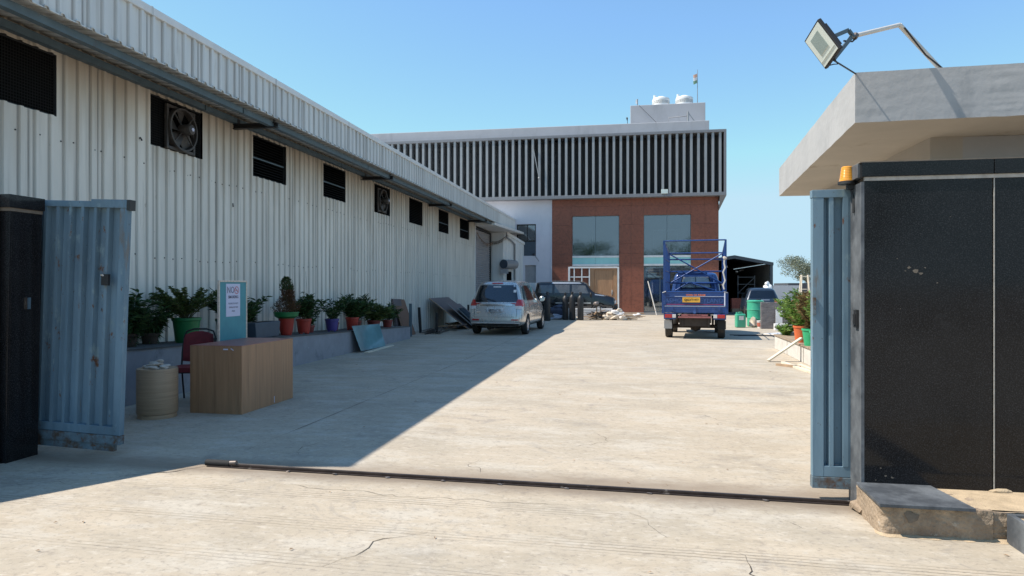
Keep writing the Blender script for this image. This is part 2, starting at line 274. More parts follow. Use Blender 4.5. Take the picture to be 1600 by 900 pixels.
def yard_material(name, outside):
    m = bpy.data.materials.new(name); m.use_nodes = True; n = m.node_tree.nodes; l = m.node_tree.links; b = n['Principled BSDF']
    g = n.new('ShaderNodeNewGeometry')
    def noise(scale, stretch=(1,1,1), detail=8, rough=.6, loc=(0,0,0), rot=0, dist=0.):
        mp = n.new('ShaderNodeMapping'); mp.inputs['Scale'].default_value = stretch; mp.inputs['Location'].default_value = loc; mp.inputs['Rotation'].default_value = (0,0,rot)
        l.new(g.outputs['Position'], mp.inputs[0])
        t = n.new('ShaderNodeTexNoise'); t.inputs['Scale'].default_value = scale; t.inputs['Detail'].default_value = detail; t.inputs['Roughness'].default_value = rough
        t.inputs['Distortion'].default_value = dist
        l.new(mp.outputs[0], t.inputs['Vector']); return t.outputs['Fac']
    def rng(s, a, b_, c=0., d=1.):
        r = n.new('ShaderNodeMapRange'); r.inputs['From Min'].default_value = a; r.inputs['From Max'].default_value = b_
        r.inputs['To Min'].default_value = c; r.inputs['To Max'].default_value = d; l.new(s, r.inputs['Value']); return r.outputs[0]
    def mix(f, a, colr, mode='MIX'):
        x = n.new('ShaderNodeMix'); x.data_type = 'RGBA'; x.blend_type = mode
        l.new(f, x.inputs[0]) if not isinstance(f, float) else setattr(x.inputs[0], 'default_value', f)
        if isinstance(a, tuple): x.inputs[6].default_value = (*a,1)
        else: l.new(a, x.inputs[6])
        if isinstance(colr, tuple): x.inputs[7].default_value = (*colr,1)
        else: l.new(colr, x.inputs[7])
        return x.outputs[2]
    def math_(op, a, bb):
        x = n.new('ShaderNodeMath'); x.operation = op
        for i, s in enumerate((a, bb)):
            if isinstance(s, (int, float)): x.inputs[i].default_value = s
            else: l.new(s, x.inputs[i])
        return x.outputs[0]
    base = (.485,.41,.315) if not outside else (.49,.412,.312)
    c = mix(rng(noise(.45, (1,1,1)), .35,.65), base, tuple(v*.87 for v in base))
    c = mix(rng(noise(.8, (.8,1.1,1), 9, .65, (5,2,0)), .45,.62, 0,.65), c, (.36,.315,.25))
    c = mix(rng(noise(.6, (1,1,1), 12, .75, (15,22,0)), .55,.64, 0,.5), c, (.25,.23,.205))
    c = mix(rng(noise(3.2, (.45,1.2,1), 12, .8, (25,2,0)), .48,.62, 0,.5), c, (.34,.285,.21))      # greyer worn swathes
    c = mix(rng(noise(1.9, (.6,1.1,1), 12, .72, (9,1,0)), .50,.60, 0,.7), c, (.49,.44,.365))       # pale trowel sweeps
    c = mix(rng(noise(1.7, (.9,1,1), 12, .75, (3,8,0), dist=1.), .57,.66, 0,.55), c, (.25,.225,.20))   # spills
    c = mix(rng(noise(7, (.12,2.6,1), 9, .8, (1,4,0)), .60,.74, 0,.6), c, (.22,.19,.165))            # short scratches
    c = mix(rng(noise(30, (.8,1,1), 4, .7), .54,.68, 0,.6), c, (.22,.19,.16))
    c = mix(rng(noise(11, (.8,1,1), 8, .75, (31,3,0)), .55,.66, 0,.55), c, (.24,.20,.165))
    c = mix(rng(noise(16, (.6,1,1), 6, .7, (3,33,0)), .55,.68, 0,.55), c, (.58,.52,.43))
    c = mix(rng(noise(3.3, (.35,1.,1), 12, .8, (13,3,0)), .55,.60, 0,.25), c, (.53,.47,.385))
    # hairline cracks: ridge of a distorted noise
    cr = noise(.30, (1,.55,1), detail=5, rough=.5, loc=(2.2,7.7,0)); crd = math_('ABSOLUTE', math_('SUBTRACT', cr, .5), 0)
    crm = rng(crd, .0002, .0009, 1, 0); gate = rng(noise(.5, loc=(4,4,4)), .62,.66)
    crack = math_('MULTIPLY', crm, gate)
    c = mix(math_('MULTIPLY', crack, .7), c, (.10,.08,.06))
    if outside:
        # broom grooves in bands across the apron
        sp = n.new('ShaderNodeSeparateXYZ'); l.new(g.outputs['Position'], sp.inputs[0])
        yy = math_('ADD', sp.outputs['Y'], math_('MULTIPLY', sp.outputs['X'], .035))
        yy = math_('ADD', yy, math_('MULTIPLY', noise(1.2, (1,1,1), 2), .035))
        wv = math_('SINE', math_('MULTIPLY', yy, 150.), 0)
        band = rng(math_('SINE', math_('MULTIPLY', yy, 11.5), 0), .15,.8)
        patch = rng(noise(.9, (.5,2,1), 5, .6, (7,3,0)), .42,.60)
        gr = math_('MULTIPLY', math_('MULTIPLY', rng(wv, .72, 1.), band), patch)
        c = mix(math_('MULTIPLY', gr, .75), c, (.17,.14,.11))
        # damp, rusty stain line beside the gate rail
        st = math_('ABSOLUTE', math_('SUBTRACT', math_('ADD', sp.outputs['Y'], math_('MULTIPLY', sp.outputs['X'], .035)), 4.98), 0)
        stn = math_('ADD', st, math_('MULTIPLY', noise(1.5, (1,2,1), 8, .7), -.32))
        c = mix(rng(stn, -.13, .10, .85, 0), c, (.20,.155,.115))
    else:
        sp = n.new('ShaderNodeSeparateXYZ'); l.new(g.outputs['Position'], sp.inputs[0])
        st = math_('ADD', math_('ABSOLUTE', math_('SUBTRACT', sp.outputs['Y'], 5.1), 0), math_('MULTIPLY', noise(1.5, (1,2,1), 8, .7), -.6))
        c = mix(rng(st, -.22, .10, .8, 0), c, (.24,.185,.135))
    l.new(c, b.inputs['Base Color']); b.inputs['Roughness'].default_value = .85; b.inputs['Specular IOR Level'].default_value = .3
    h = math_('ADD', math_('MULTIPLY', noise(45, (.6,1,1), 5), .5), math_('MULTIPLY', noise(4, (.3,2,1), 8), 1.2))
    h = math_('SUBTRACT', h, math_('MULTIPLY', crack, 2.))
    if outside: h = math_('SUBTRACT', h, math_('MULTIPLY', gr, 1.2))
    bp = n.new('ShaderNodeBump'); bp.inputs['Strength'].default_value = .55; bp.inputs['Distance'].default_value = .006
    l.new(h, bp.inputs['Height']); l.new(bp.outputs[0], b.inputs['Normal'])
    MATS[name] = m
yard_material('yard_concrete', False); yard_material('apron_concrete', True)
pm('earth', (.30,.25,.19), .95, 0, .2, .3, .3, 4)

# ------------------------------------------------------------ mesh helpers
class MB:
    def __init__(s): s.v = []; s.f = []; s.m = []; s.mi = 0
    def add(s, vs, fs):
        k = len(s.v); s.v += [tuple(v) for v in vs]; s.f += [tuple(i+k for i in f) for f in fs]; s.m += [s.mi]*len(fs); return s
    def box(s, x0, x1, y0, y1, z0, z1):
        return s.add([(x0,y0,z0),(x1,y0,z0),(x1,y1,z0),(x0,y1,z0),(x0,y0,z1),(x1,y0,z1),(x1,y1,z1),(x0,y1,z1)],
                     [(0,3,2,1),(4,5,6,7),(0,1,5,4),(1,2,6,5),(2,3,7,6),(3,0,4,7)])
    def obox(s, c, ax, ay, az):
        c, ax, ay, az = map(Vector, (c, ax, ay, az)); vs = []
        for k in (-1, 1):
            for (i, j) in ((-1,-1),(1,-1),(1,1),(-1,1)): vs.append(c + ax*i + ay*j + az*k)
        return s.add(vs, [(0,3,2,1),(4,5,6,7),(0,1,5,4),(1,2,6,5),(2,3,7,6),(3,0,4,7)])
    def bar(s, p, q, w, h, up=(0,0,1)):
        p, q = Vector(p), Vector(q); d = q-p; u = Vector(up); x = d.cross(u)
        if x.length < 1e-5: x = d.cross(Vector((1,0,0)))
        x.normalize(); u = x.cross(d).normalized()
        return s.obox((p+q)/2, x*w/2, d/2, u*h/2)
    def tube(s, pts, r, n=8, r2=None, closed=True):
        pts = [Vector(p) for p in pts]; rings = []; prev = None
        for i, p in enumerate(pts):
            d = (pts[min(i+1, len(pts)-1)] - pts[max(i-1, 0)]).normalized()
            a = d.cross(Vector((0,0,1))) if prev is None else d.cross(prev.cross(d))
            if a.length < 1e-4: a = d.cross(Vector((1,0,0)))
            a.normalize(); prev = a; b = d.cross(a)
            t = i/max(1, len(pts)-1); rr = r if r2 is None else r+(r2-r)*t
            rings.append([p + a*rr*cos(2*pi*k/n) + b*rr*sin(2*pi*k/n) for k in range(n)])
        vs = [v for q in rings for v in q]; fs = []
        for i in range(len(pts)-1):
            for k in range(n): fs.append((i*n+k, i*n+(k+1)%n, (i+1)*n+(k+1)%n, (i+1)*n+k))
        if closed: fs += [tuple(range(n))[::-1], tuple((len(pts)-1)*n+k for k in range(n))]
        return s.add(vs, fs)
    def lathe(s, prof, n=20, c=(0,0,0), axis='z', sq=1.):
        vs = []; fs = []
        for (r, z) in prof:
            for k in range(n):
                a = 2*pi*k/n; x, y = r*cos(a), r*sin(a)*sq
                vs.append({'z': (c[0]+x, c[1]+y, c[2]+z), 'x': (c[0]+z, c[1]+x, c[2]+y), 'y': (c[0]+y, c[1]+z, c[2]+x)}[axis])
        for i in range(len(prof)-1):
            for k in range(n): fs.append((i*n+k, i*n+(k+1)%n, (i+1)*n+(k+1)%n, (i+1)*n+k))
        if prof[0][0] > 1e-6: fs.append(tuple(range(n))[::-1])
        if prof[-1][0] > 1e-6: fs.append(tuple((len(prof)-1)*n+k for k in range(n)))
        return s.add(vs, fs)
    def prism(s, poly, a0, a1, axis='z'):
        """poly: 2d points; extruded along axis from a0 to a1"""
        n = len(poly)
        f = {'z': lambda p, a: (p[0], p[1], a), 'x': lambda p, a: (a, p[0], p[1]), 'y': lambda p, a: (p[0], a, p[1])}[axis]
        return s.add([f(p, a0) for p in poly] + [f(p, a1) for p in poly],
                     [tuple(range(n))[::-1], tuple(range(n, 2*n))] + [(i, (i+1) % n, n+(i+1) % n, n+i) for i in range(n)])
    def lump(s, c, r, seed=0, sub=2, flat=1.):
        bm = bmesh.new(); bmesh.ops.create_icosphere(bm, subdivisions=sub, radius=1)
        rnd = random.Random(seed); offs = [Vector((rnd.uniform(-1,1), rnd.uniform(-1,1), rnd.uniform(-1,1))) for _ in range(7)]
        vs = []
        for v in bm.verts:
            k = 1 + sum(.13*sin(4.3*v.co.dot(o)+i*1.7) for i, o in enumerate(offs))
            vs.append(Vector(c) + Vector((v.co.x*r[0]*k, v.co.y*r[1]*k, v.co.z*r[2]*k*flat)))
        fs = [tuple(v.index for v in f.verts) for f in bm.faces]; bm.free()
        return s.add(vs, fs)
def tag(o, label=None, cat=None, group=None, kind=None):
    if label: o['label'] = label
    if cat: o['category'] = cat
    if group: o['group'] = group
    if kind: o['kind'] = kind
    return o
def obj(name, mb, mat, parent=None, bev=0., smooth=None, loc=None, rot=None, recalc=True, data=None):
    me = data
    if me is None:
        me = bpy.data.meshes.new(name); me.from_pydata(mb.v, [], mb.f)
        mats = mat if isinstance(mat, (list, tuple)) else [mat]
        for k in mats: me.materials.append(M(k))
        if len(mats) > 1: me.polygons.foreach_set('material_index', mb.m)
        if recalc:
            bm = bmesh.new(); bm.from_mesh(me); bmesh.ops.recalc_face_normals(bm, faces=bm.faces); bm.to_mesh(me); bm.free()
        if smooth:
            me.polygons.foreach_set('use_smooth', [True]*len(me.polygons)); me.set_sharp_from_angle(angle=R(smooth))
        me.update()
    o = bpy.data.objects.new(name, me); COL.objects.link(o)
    if parent: o.parent = parent
    if loc: o.location = loc
    if rot: o.rotation_euler = rot
    if bev:
        b = o.modifiers.new('bevel', 'BEVEL'); b.width = bev; b.segments = 2; b.limit_method = 'ANGLE'; b.angle_limit = R(40)
    return o
def thing(name, label, cat, loc=(0,0,0), rotz=0, group=None, rot=None):
    o = bpy.data.objects.new(name, None); COL.objects.link(o); o.location = loc
    o.rotation_euler = rot if rot else (0,0,rotz); o.empty_display_size = .2
    return tag(o, label, cat, group)
def struct(name, mb, mat, **k):
    return tag(obj(name, mb, mat, **k), kind='structure')
def text_obj(name, s, size, mat, parent, loc, rot, depth=.003, sx=1., align='CENTER', bold=0.):
    cu = bpy.data.curves.new('tmp', 'FONT'); cu.body = s; cu.size = size; cu.extrude = depth; cu.align_x = align; cu.align_y = 'CENTER'
    cu.offset = bold; cu.resolution_u = 2
    t = bpy.data.objects.new('tmp', cu); COL.objects.link(t)
    dg = bpy.context.evaluated_depsgraph_get(); me = bpy.data.meshes.new_from_object(t.evaluated_get(dg))
    bpy.data.objects.remove(t); bpy.data.curves.remove(cu)
    me.materials.clear(); me.materials.append(M(mat)); me.name = name
    o = bpy.data.objects.new(name, me); COL.objects.link(o); o.parent = parent; o.location = loc; o.rotation_euler = rot; o.scale = (sx,1,1)
    return o
def copy_tree(o, parent=None):
    c = o.copy(); COL.objects.link(c); c.parent = parent
    for ch in [x for x in o.children]: copy_tree(ch, c)
    return c
# ============================================================ THE GROUND
g = MB(); g.add([(-600,-600,-.02),(600,-600,-.02),(600,900,-.02),(-600,900,-.02)], [(0,1,2,3)]); struct('ground', g, 'earth')
g = MB(); nx, ny = 40, 50
def sheet(x0, x1, y0, y1, z, nx=20, ny=20):
    m = MB(); vs = [(x0+(x1-x0)*i/nx, y0+(y1-y0)*j/ny, z) for j in range(ny+1) for i in range(nx+1)]
    return m.add(vs, [(j*(nx+1)+i, j*(nx+1)+i+1, (j+1)*(nx+1)+i+1, (j+1)*(nx+1)+i) for j in range(ny) for i in range(nx)])
struct('apron', sheet(-16, 18, -14, 5.06, 0), 'apron_concrete')
struct('yard', sheet(-7.2, 14, 5.06, 60, 0), 'yard_concrete')
# litter of dry leaves and chips: nobody could count it
m = MB(); rnd = random.Random(3)
for i in range(260):
    x, y = (rnd.uniform(-6, 4), rnd.uniform(2.8, 8)) if i < 110 else (rnd.uniform(-5.9, 4.2), rnd.uniform(8, 30))
    a = rnd.uniform(0, pi); L = rnd.uniform(.005,.018)*(1 if y < 8 else 1.6); W = L*rnd.uniform(.15,.5); z = .006
    p = Vector((x,y,z)); u = Vector((cos(a),sin(a),0))*L; v = Vector((-sin(a),cos(a),0))*W
    m.add([p-u, p+v+Vector((0,0,.006)), p+u, p-v+Vector((0,0,.004))], [(0,1,2,3)])
tag(obj('ground_litter', m, 'wood_raw', recalc=False), 'small dry leaf scraps and chips strewn over the concrete', 'litter', kind='stuff')

# hairline cracks and the long construction joint, opened in the slab
def crackline(pts, w, seed, jit=.035, step=.06):
    r = random.Random(seed); out = []
    for a, b in zip(pts, pts[1:]):
        a, b = Vector(a), Vector(b); n = max(2, int((b-a).length/step)); d = (b-a).normalized(); s = Vector((-d.y, d.x))
        o = 0
        for i in range(n):
            o = o*.7 + r.uniform(-jit, jit); out.append(a.lerp(b, i/n) + s*o)
    out.append(Vector(pts[-1])); m = MB(); vs = []
    for i, p in enumerate(out):
        q = (out[min(i+1,len(out)-1)]-out[max(i-1,0)]).normalized(); s = Vector((-q.y, q.x))*w*r.uniform(.25,1)*.5*(1 if 2 < i < len(out)-3 else .4)
        vs += [(p.x-s.x,p.y-s.y,.003),(p.x+s.x,p.y+s.y,.003)]
    m.add(vs, [(2*i,2*i+1,2*i+3,2*i+2) for i in range(len(out)-1)]); return m
pm('crack_dirt', (.085,.068,.052), .95, 0, .3, 20)
mm = MB()
for pts, w, sd_ in (([(.02,4.56),(.13,4.35),(.22,4.14)], .006, 1), ([(.55,3.98),(.66,3.78),(.60,3.68),(.75,3.5),(.8,3.3)], .007, 2), ([(-3.46,5.12),(-3.62,4.95),(-3.95,4.72)], .016, 3),
                    ([(-1.2,3.95),(-1.5,3.7),(-1.62,3.4)], .007, 4), ([(-3.95,4.72),(-4.3,4.5),(-5.2,4.3)], .004, 5), ([(.9,4.6),(1.05,4.45)], .008, 6),
                    ([(-.4,4.62),(-.9,4.58),(-1.5,4.63),(-2.6,4.72)], .005, 7), ([(1.35,3.5),(1.4,3.3)], .007, 8), ([(-.6,6.3),(-.2,6.6),(-.4,7.1)], .005, 9), ([(1.2,7.6),(.7,8.3)], .005, 10), ([(-2.9,5.6),(-3.0,5.9),(-2.85,6.3)], .006, 11)):
    k = crackline(pts, w, sd_); mm.add(k.v, k.f)
k = crackline([(-3.45,5.7),(-3.32,12),(-3.25,20),(-3.2,29)], .010, 12, .004, .3); mm.add(k.v, k.f)
k = crackline([(-6.1,9.3),(-1.5,9.55),(3.1,9.8)], .006, 13, .004, .3); mm.add(k.v, k.f)
tag(obj('concrete_crack', mm, 'crack_dirt', recalc=False), 'fine dark cracks and joints running through the concrete', 'crack', kind='stuff')
# gate rail across the entrance
t = thing('gate_rail', 'dark steel sliding gate rail set in the concrete across the entrance', 'rail', (-3.46,5.14,0), math.atan2(-.165,5.0))
m = MB(); m.box(0, 6.2, -.028, .028, .002, .010); m.box(0.02, 6.2, -.011, .011, .010, .030); obj('rail', m, 'steel_rail', t, bev=.003)
m = MB(); m.tube([(-.02,0,.030),(.20,0,.030)], .026, 10); obj('end_stop', m, 'rubber', t, smooth=40)
m = MB(); m.tube([(.20,0,.035),(.26,0,.04)], .020, 10); m.tube([(.22,0,.0),(.22,0,.05)], .012, 8); obj('stop_bolt', m, 'scrap_metal', t, smooth=40)
for x in (.75, 1.15, 1.6, 2.05, 2.5, 3.0, 3.6, 4.4):
    m = MB(); m.lump((x, -.032, .006), (.022,.012,.008), int(x*10), 1); obj('weld_lump', m, 'scrap_metal', t)

# ============================================================ WAREHOUSE
WX = -7.0; WY0, WY1 = 4.8, 30.3; PW = (WY1-WY0)/24
wh = thing('warehouse', 'long white corrugated metal warehouse along the left of the yard', 'warehouse', (WX, WY0, 0))
def W(name, mb, mat, **k):
    o = obj(name, mb, mat, wh, **k); o.location = -Vector(wh.location); return o
WIN = [(6.55,7.32,3.60,4.36),(8.95,10.19,3.60,4.36),(11.74,12.97,3.58,4.36),(14.68,16.0,3.58,4.36),(17.85,19.11,3.56,4.36),(20.88,22.3,3.55,4.36),(24.35,25.79,3.53,4.37),(27.52,29.12,3.53,4.36)]
WIN[0] = (6.0-.0,7.32,3.60,4.36)
PITCH = PW/5
def profile(y0, w):
    p = [(y0+.004, 0.)]
    k = round(w/PITCH); pp = w/k
    for i in range(k):
        a = y0 + i*pp
        p += [(a+.060, 0.), (a+.074, .032), (a+.114, .032), (a+.128, 0.)]
    p.append((y0+w-.004, 0.)); return p
def panel(y0, w, z0, z1, x=WX, holes=(), seam=.012, ztop=None):
    m = MB(); pr = profile(y0, w)
    ys = sorted(set([p[0] for p in pr] + [e for h in holes for e in h[:2] if y0 < e < y0+w]))
    def dx(y):
        for (a, b), (c, d) in zip(pr, pr[1:]):
            if a <= y <= c: return b if c == a else b+(d-b)*(y-a)/(c-a)
        return 0
    def strip(a, b, za, zb):
        da, db = dx(a), dx(b); m.add([(x+da,a,za),(x+db,b,za),(x+db,b,zb),(x+da,a,zb)], [(0,1,2,3)])
    for a, b in zip(ys, ys[1:]):
        h = next((h for h in holes if h[0]-1e-6 <= a and b <= h[1]+1e-6), None)
        if h: strip(a, b, z0, h[2]); strip(a, b, h[3], z1)
        else: strip(a, b, z0, z1)
    if any(h[0] <= y0 <= h[1] for h in holes):
        h = next(h for h in holes if h[0] <= y0 <= h[1])
        for za, zb in ((z0,h[2]),(h[3],z1)): m.add([(x+.006,y0-.010,za),(x+.006,y0+.006,za),(x+.006,y0+.006,zb),(x+.006,y0-.010,zb)], [(0,1,2,3)])
        return m
    # overlapping lip at the seam
    m.add([(x+.006,y0-.010,z0),(x+.006,y0+.006,z0),(x+.006,y0+.006,z1),(x+.006,y0-.010,z1),(x-.02,y0+.006,z0),(x-.02,y0+.006,z1)], [(0,1,2,3),(1,4,5,2)])
    return m
def screws(m, y0, w, zs, x):
    k = round(w/PITCH)
    for z in zs:
        for i in range(k):
            if rs.random() < .22: continue
            y = y0+i*PITCH+rs.choice((.012,.03,.045,.148)); z_ = z; z = z+rs.uniform(-.012,.012)
            m.box(x, x+.008, y-.008, y+.008, z-.008, z+.008); z = z_
for i in range(24):
    y0 = WY0 + i*PW
    hs = [h for h in WIN if h[0] < y0+PW and h[1] > y0]
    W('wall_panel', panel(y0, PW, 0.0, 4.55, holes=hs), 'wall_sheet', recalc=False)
m = MB(); rs = random.Random(5)
for i in range(24):
    screws(m, WY0+i*PW, PW, (3.30+.02*sin(i), 1.93+.02*cos(i*2)), WX+.001)
tag(W('wall_screw', m, 'black_steel'), kind='stuff')
# awning sheet + fascia
AX = -6.1; ZB, ZT = 4.43, 5.07
nf = 26
for i in range(nf):
    y0 = WY0 - .15 + i*(31.75-WY0+.15)/nf; fw = (31.75-WY0+.15)/nf
    m = panel(y0, round(fw/PITCH)*PITCH if False else fw, ZB, ZT, x=AX)
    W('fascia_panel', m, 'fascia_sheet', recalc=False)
    # soffit sheet: corrugated underside sloping back to the wall
    m = MB(); pr = profile(y0, fw)
    for (a, da), (b, db) in zip(pr, pr[1:]):
        m.add([(AX+.05, a, ZB+.0+da), (AX+.05, b, ZB+.0+db), (WX, b, ZB+.13+db), (WX, a, ZB+.13+da)], [(0,1,2,3)])
        m.add([(AX+.05, a, ZB+.0+da), (AX+.05, b, ZB+.0+db), (AX+.05, b, ZB-.012+db), (AX+.05, a, ZB-.012+da)], [(0,1,2,3)])
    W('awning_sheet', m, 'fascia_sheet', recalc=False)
# fascia continuing past the awning, its lower edge stepped up
for i in range(4):
    y0 = 31.75 + i*1.06; W('fascia_panel', panel(y0, 1.06, 4.43-.0+.02, ZT, x=AX), 'white_sheet', recalc=False)
m = MB(); m.box(AX-.10, AX+.045, WY0-.16, 36.02, ZT-.075, ZT+.03); W('cap_flashing', m, 'white_flash', bev=.01)
for k in range(10):
    y = WY0-.1+k*3.1
    m = MB(); m.box(AX-.102, AX+.048, y, y+.03, ZT-.078, ZT+.033); W('flashing_joint', m, 'fascia_sheet')
for (x, z, n_) in ((-6.22, 4.36, 0), (-6.90, 4.44, 1)):
    for j in range(5):
        y0 = WY0+j*5.35; m = MB(); y1 = min(y0+5.32, 31.2)
        m.box(x-.02, x+.02, y0, y1, z-.045, z+.045); m.box(x-.02, x-.075, y0, y1, z-.045, z-.037); m.box(x-.02, x-.075, y0, y1, z+.037, z+.045)
        W('purlin', m, 'steel_blue')
for y in (5.3, 11.1, 17.0, 23.0, 28.9):
    m = MB(); m.box(-7.0, -6.12, y-.05, y+.05, 4.30, 4.312); m.box(-7.0, -6.12, y-.05, y+.05, 4.375, 4.385); m.box(-7.0, -6.12, y-.006, y+.006, 4.312, 4.375)
    W('bracket', m, 'black_steel')
    for x in (-6.22, -6.9):
        m = MB(); m.box(x+.021, x+.028, y-.04, y+.04, 4.37, 4.47); W('cleat', m, 'black_steel')
# roof and far walls (closed so the inside is dark)
m = MB(); m.prism([(-22.0,5.0),(-6.2,5.0),(-6.2,5.03),(-14,5.9),(-22,5.03)], WY0-.1, 36.0, 'y'); W('roof', m, 'white_sheet')
m = MB(); m.box(-22, -21.95, WY0, 36, 0, 5.0); W('back_wall', m, 'white_sheet')
m = MB(); m.box(-21.9, WX-.003, WY0, WY0+.05, 0, 5.0); W('gable_wall', m, 'white_sheet')
m = MB(); m.box(WX, AX-.01, WY0-.1, WY0-.04, 4.5, 5.0); W('gable_return', m, 'fascia_sheet')
m = MB(); m.box(-21.9, -7.0, 34.2, 34.25, 0, 5.0); W('end_wall', m, 'white_sheet')
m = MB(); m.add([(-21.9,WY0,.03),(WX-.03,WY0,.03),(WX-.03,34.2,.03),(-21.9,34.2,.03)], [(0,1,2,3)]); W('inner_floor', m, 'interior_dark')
m = MB(); m.add([(-7.9,WY0,.03),(-7.9,34.,.03),(-7.9,34.,4.9),(-7.9,WY0,4.9)], [(0,1,2,3)]); W('inner_dark_sheet', m, 'interior_dark')  # black sheet added behind the vents to carry the interior darkness
# vent openings
for k, (y0, y1, z0, z1) in enumerate(WIN):
    m = MB(); x = WX-.012
    for (a, b, c, d) in ((y0-.02,y0+.012,z0-.02,z1+.02),(y1-.012,y1+.02,z0-.02,z1+.02),(y0,y1,z0-.02,z0+.012),(y0,y1,z1-.012,z1+.02)): m.box(x-.03, x, a, b, c, d)
    f = W('vent_window', m, 'black_steel')
    m = MB()
    if k in (0, 1):
        n1 = int((y1-y0)/.036)
        for i in range(n1): yy = y0+(i+.5)*(y1-y0)/n1; m.box(x-.022, x-.016, yy-.005, yy+.005, z0, z1)
        for i in range(21): zz = z0+(i+.5)*(z1-z0)/21; m.box(x-.016, x-.010, y0, y1, zz-.005, zz+.005)
    else:
        for i in range(15):
            zz = z0+(i+.5)*(z1-z0)/15; m.add([(x-.03,y0,zz+.016),(x-.03,y1,zz+.016),(x-.004,y1,zz-.012),(x-.004,y0,zz-.012)], [(0,1,2,3)])
    gr = obj('grille', m, 'grille_black', f); tag(gr, kind='stuff')
    if k in (2, 3, 6, 7):
        m = MB(); zz = z0+.36; m.box(x-.012, x-.002, y0+.02, y1-.02, zz-.012, zz+.012); obj('cross_rail', m, 'steel_blue', f)
# exhaust fans hanging in two openings
def fan(yc, zc, label, size=.56):
    t = thing('exhaust_fan', label, 'fan', (WX+.01, yc, zc), 0, 'exhaust fans in the warehouse wall')
    s = size/2
    m = MB()
    for a, b, c, d in ((-s,-s+.045,-s,s),(s-.045,s,-s,s),(-s+.045,s-.045,-s,-s+.045),(-s+.045,s-.045,s-.045,s)): m.box(0.0, .05, a, b, c, d)
    obj('frame', m, 'fan_dark', t, bev=.006)
    m = MB(); n = 36; r0, r1 = s*.90, s*.98
    m.lathe([(r0,.0),(r0,.10),(r1,.10),(r1,.0)], n, (0,0,0), 'x'); m.f = m.f[:-2]; m.m = m.m[:-2]
    obj('shroud_ring', m, 'fan_dark', t, smooth=40)
    for k in range(5):
        a = k*2*pi/5+.3; m = MB(); vs = []
        for j in range(5):
            r = .05+(s*.86-.05)*j/4; wdt = .05+.10*(j/4)**.6
            u = Vector((0, cos(a), sin(a))); v = Vector((0, -sin(a), cos(a)))
            tw = .06*(1-j/5)
            vs += [u*r - v*wdt*.7 + Vector((.03-tw,0,0)), u*r + v*wdt*.8 + Vector((.03+tw,0,0))]
        vs2 = [v_+Vector((.005,0,0)) for v_ in vs]; n0 = len(vs)
        fs = [(2*j,2*j+1,2*j+3,2*j+2) for j in range(4)] + [(n0+2*j,n0+2*j+2,n0+2*j+3,n0+2*j+1) for j in range(4)]
        m.add(vs+vs2, fs); obj('blade', m, 'fan_dark', t, smooth=60)
    m = MB(); m.lathe([(.075,.03),(.085,.05),(.085,.21),(.075,.235),(.05,.245)], 20, (0,0,0), 'x'); obj('motor', m, 'fan_dark', t, smooth=40)
    m = MB(); m.lathe([(.028,.245),(.028,.252)], 16, (0,0,0), 'x'); obj('motor_badge', m, 'paper', t)
    for k in range(4):
        a = pi/4+k*pi/2
        m = MB(); m.bar((.09, cos(a)*.06, sin(a)*.06), (.08, cos(a)*s*.97, sin(a)*s*.97), .022, .012); obj('strut', m, 'fan_dark', t)
    return t
fan(9.62, 3.95, 'dusty brown exhaust fan bulging from the wide mesh opening nearest the gate', .68)
fan(18.42, 3.93, 'black exhaust fan with round motor in the fifth wall opening above the potted plants', .66)
# cable stub + nail on wall
m = MB(); m.tube([(WX+.005,8.72,3.62),(WX+.05,8.72,3.64),(WX+.06,8.74,3.60)], .012, 6); W('wall_hook', m, 'black_steel', smooth=50)
m = MB(); m.tube([(WX+.005,11.05,2.95),(WX+.04,11.05,2.97),(WX+.045,11.05,2.91)], .010, 6); W('wall_hook', m, 'black_steel', smooth=50)
m = MB(); m.box(WX-.005, WX+.032, WY1, WY1+.10, 0, 4.5); W('corner_trim', m, 'white_flash')
# roller shutter bay
m = MB(); N = 42
prf = []
for i in range(N):
    z = .02+i*4.14/N; prf += [(WX-.10, z), (WX-.072, z+.035), (WX-.072, z+.065), (WX-.10, z+.09)]
m.add([(x, WY1+.1, z) for x, z in prf]+[(x, 34.15, z) for x, z in prf], [(i, i+1, i+1+len(prf), i+len(prf)) for i in range(len(prf)-1)])
W('roller_shutter', m, 'shutter_metal', recalc=False)
m = MB(); m.box(WX-.12, WX-.02, WY1+.1, WY1+.16, 0, 4.2); m.box(WX-.12, WX-.02, 34.09, 34.15, 0, 4.2); m.box(WX-.12, WX-.02, WY1+.16, 34.09, 4.16, 4.22); W('shutter_guide', m, 'black_steel')
# small flat canopy over the shutter bay
m = MB(); m.prism([(WX,30.3),(-6.05,30.3),(-5.62,36.1),(WX,36.1)], 4.28, 4.40); W('porch_canopy', m, 'white_sheet', bev=.01)
m = MB(); m.box(WX+.02, -6.15, 34.5, 36, 4.40, 4.44); W('canopy_infill', m, 'white_sheet')

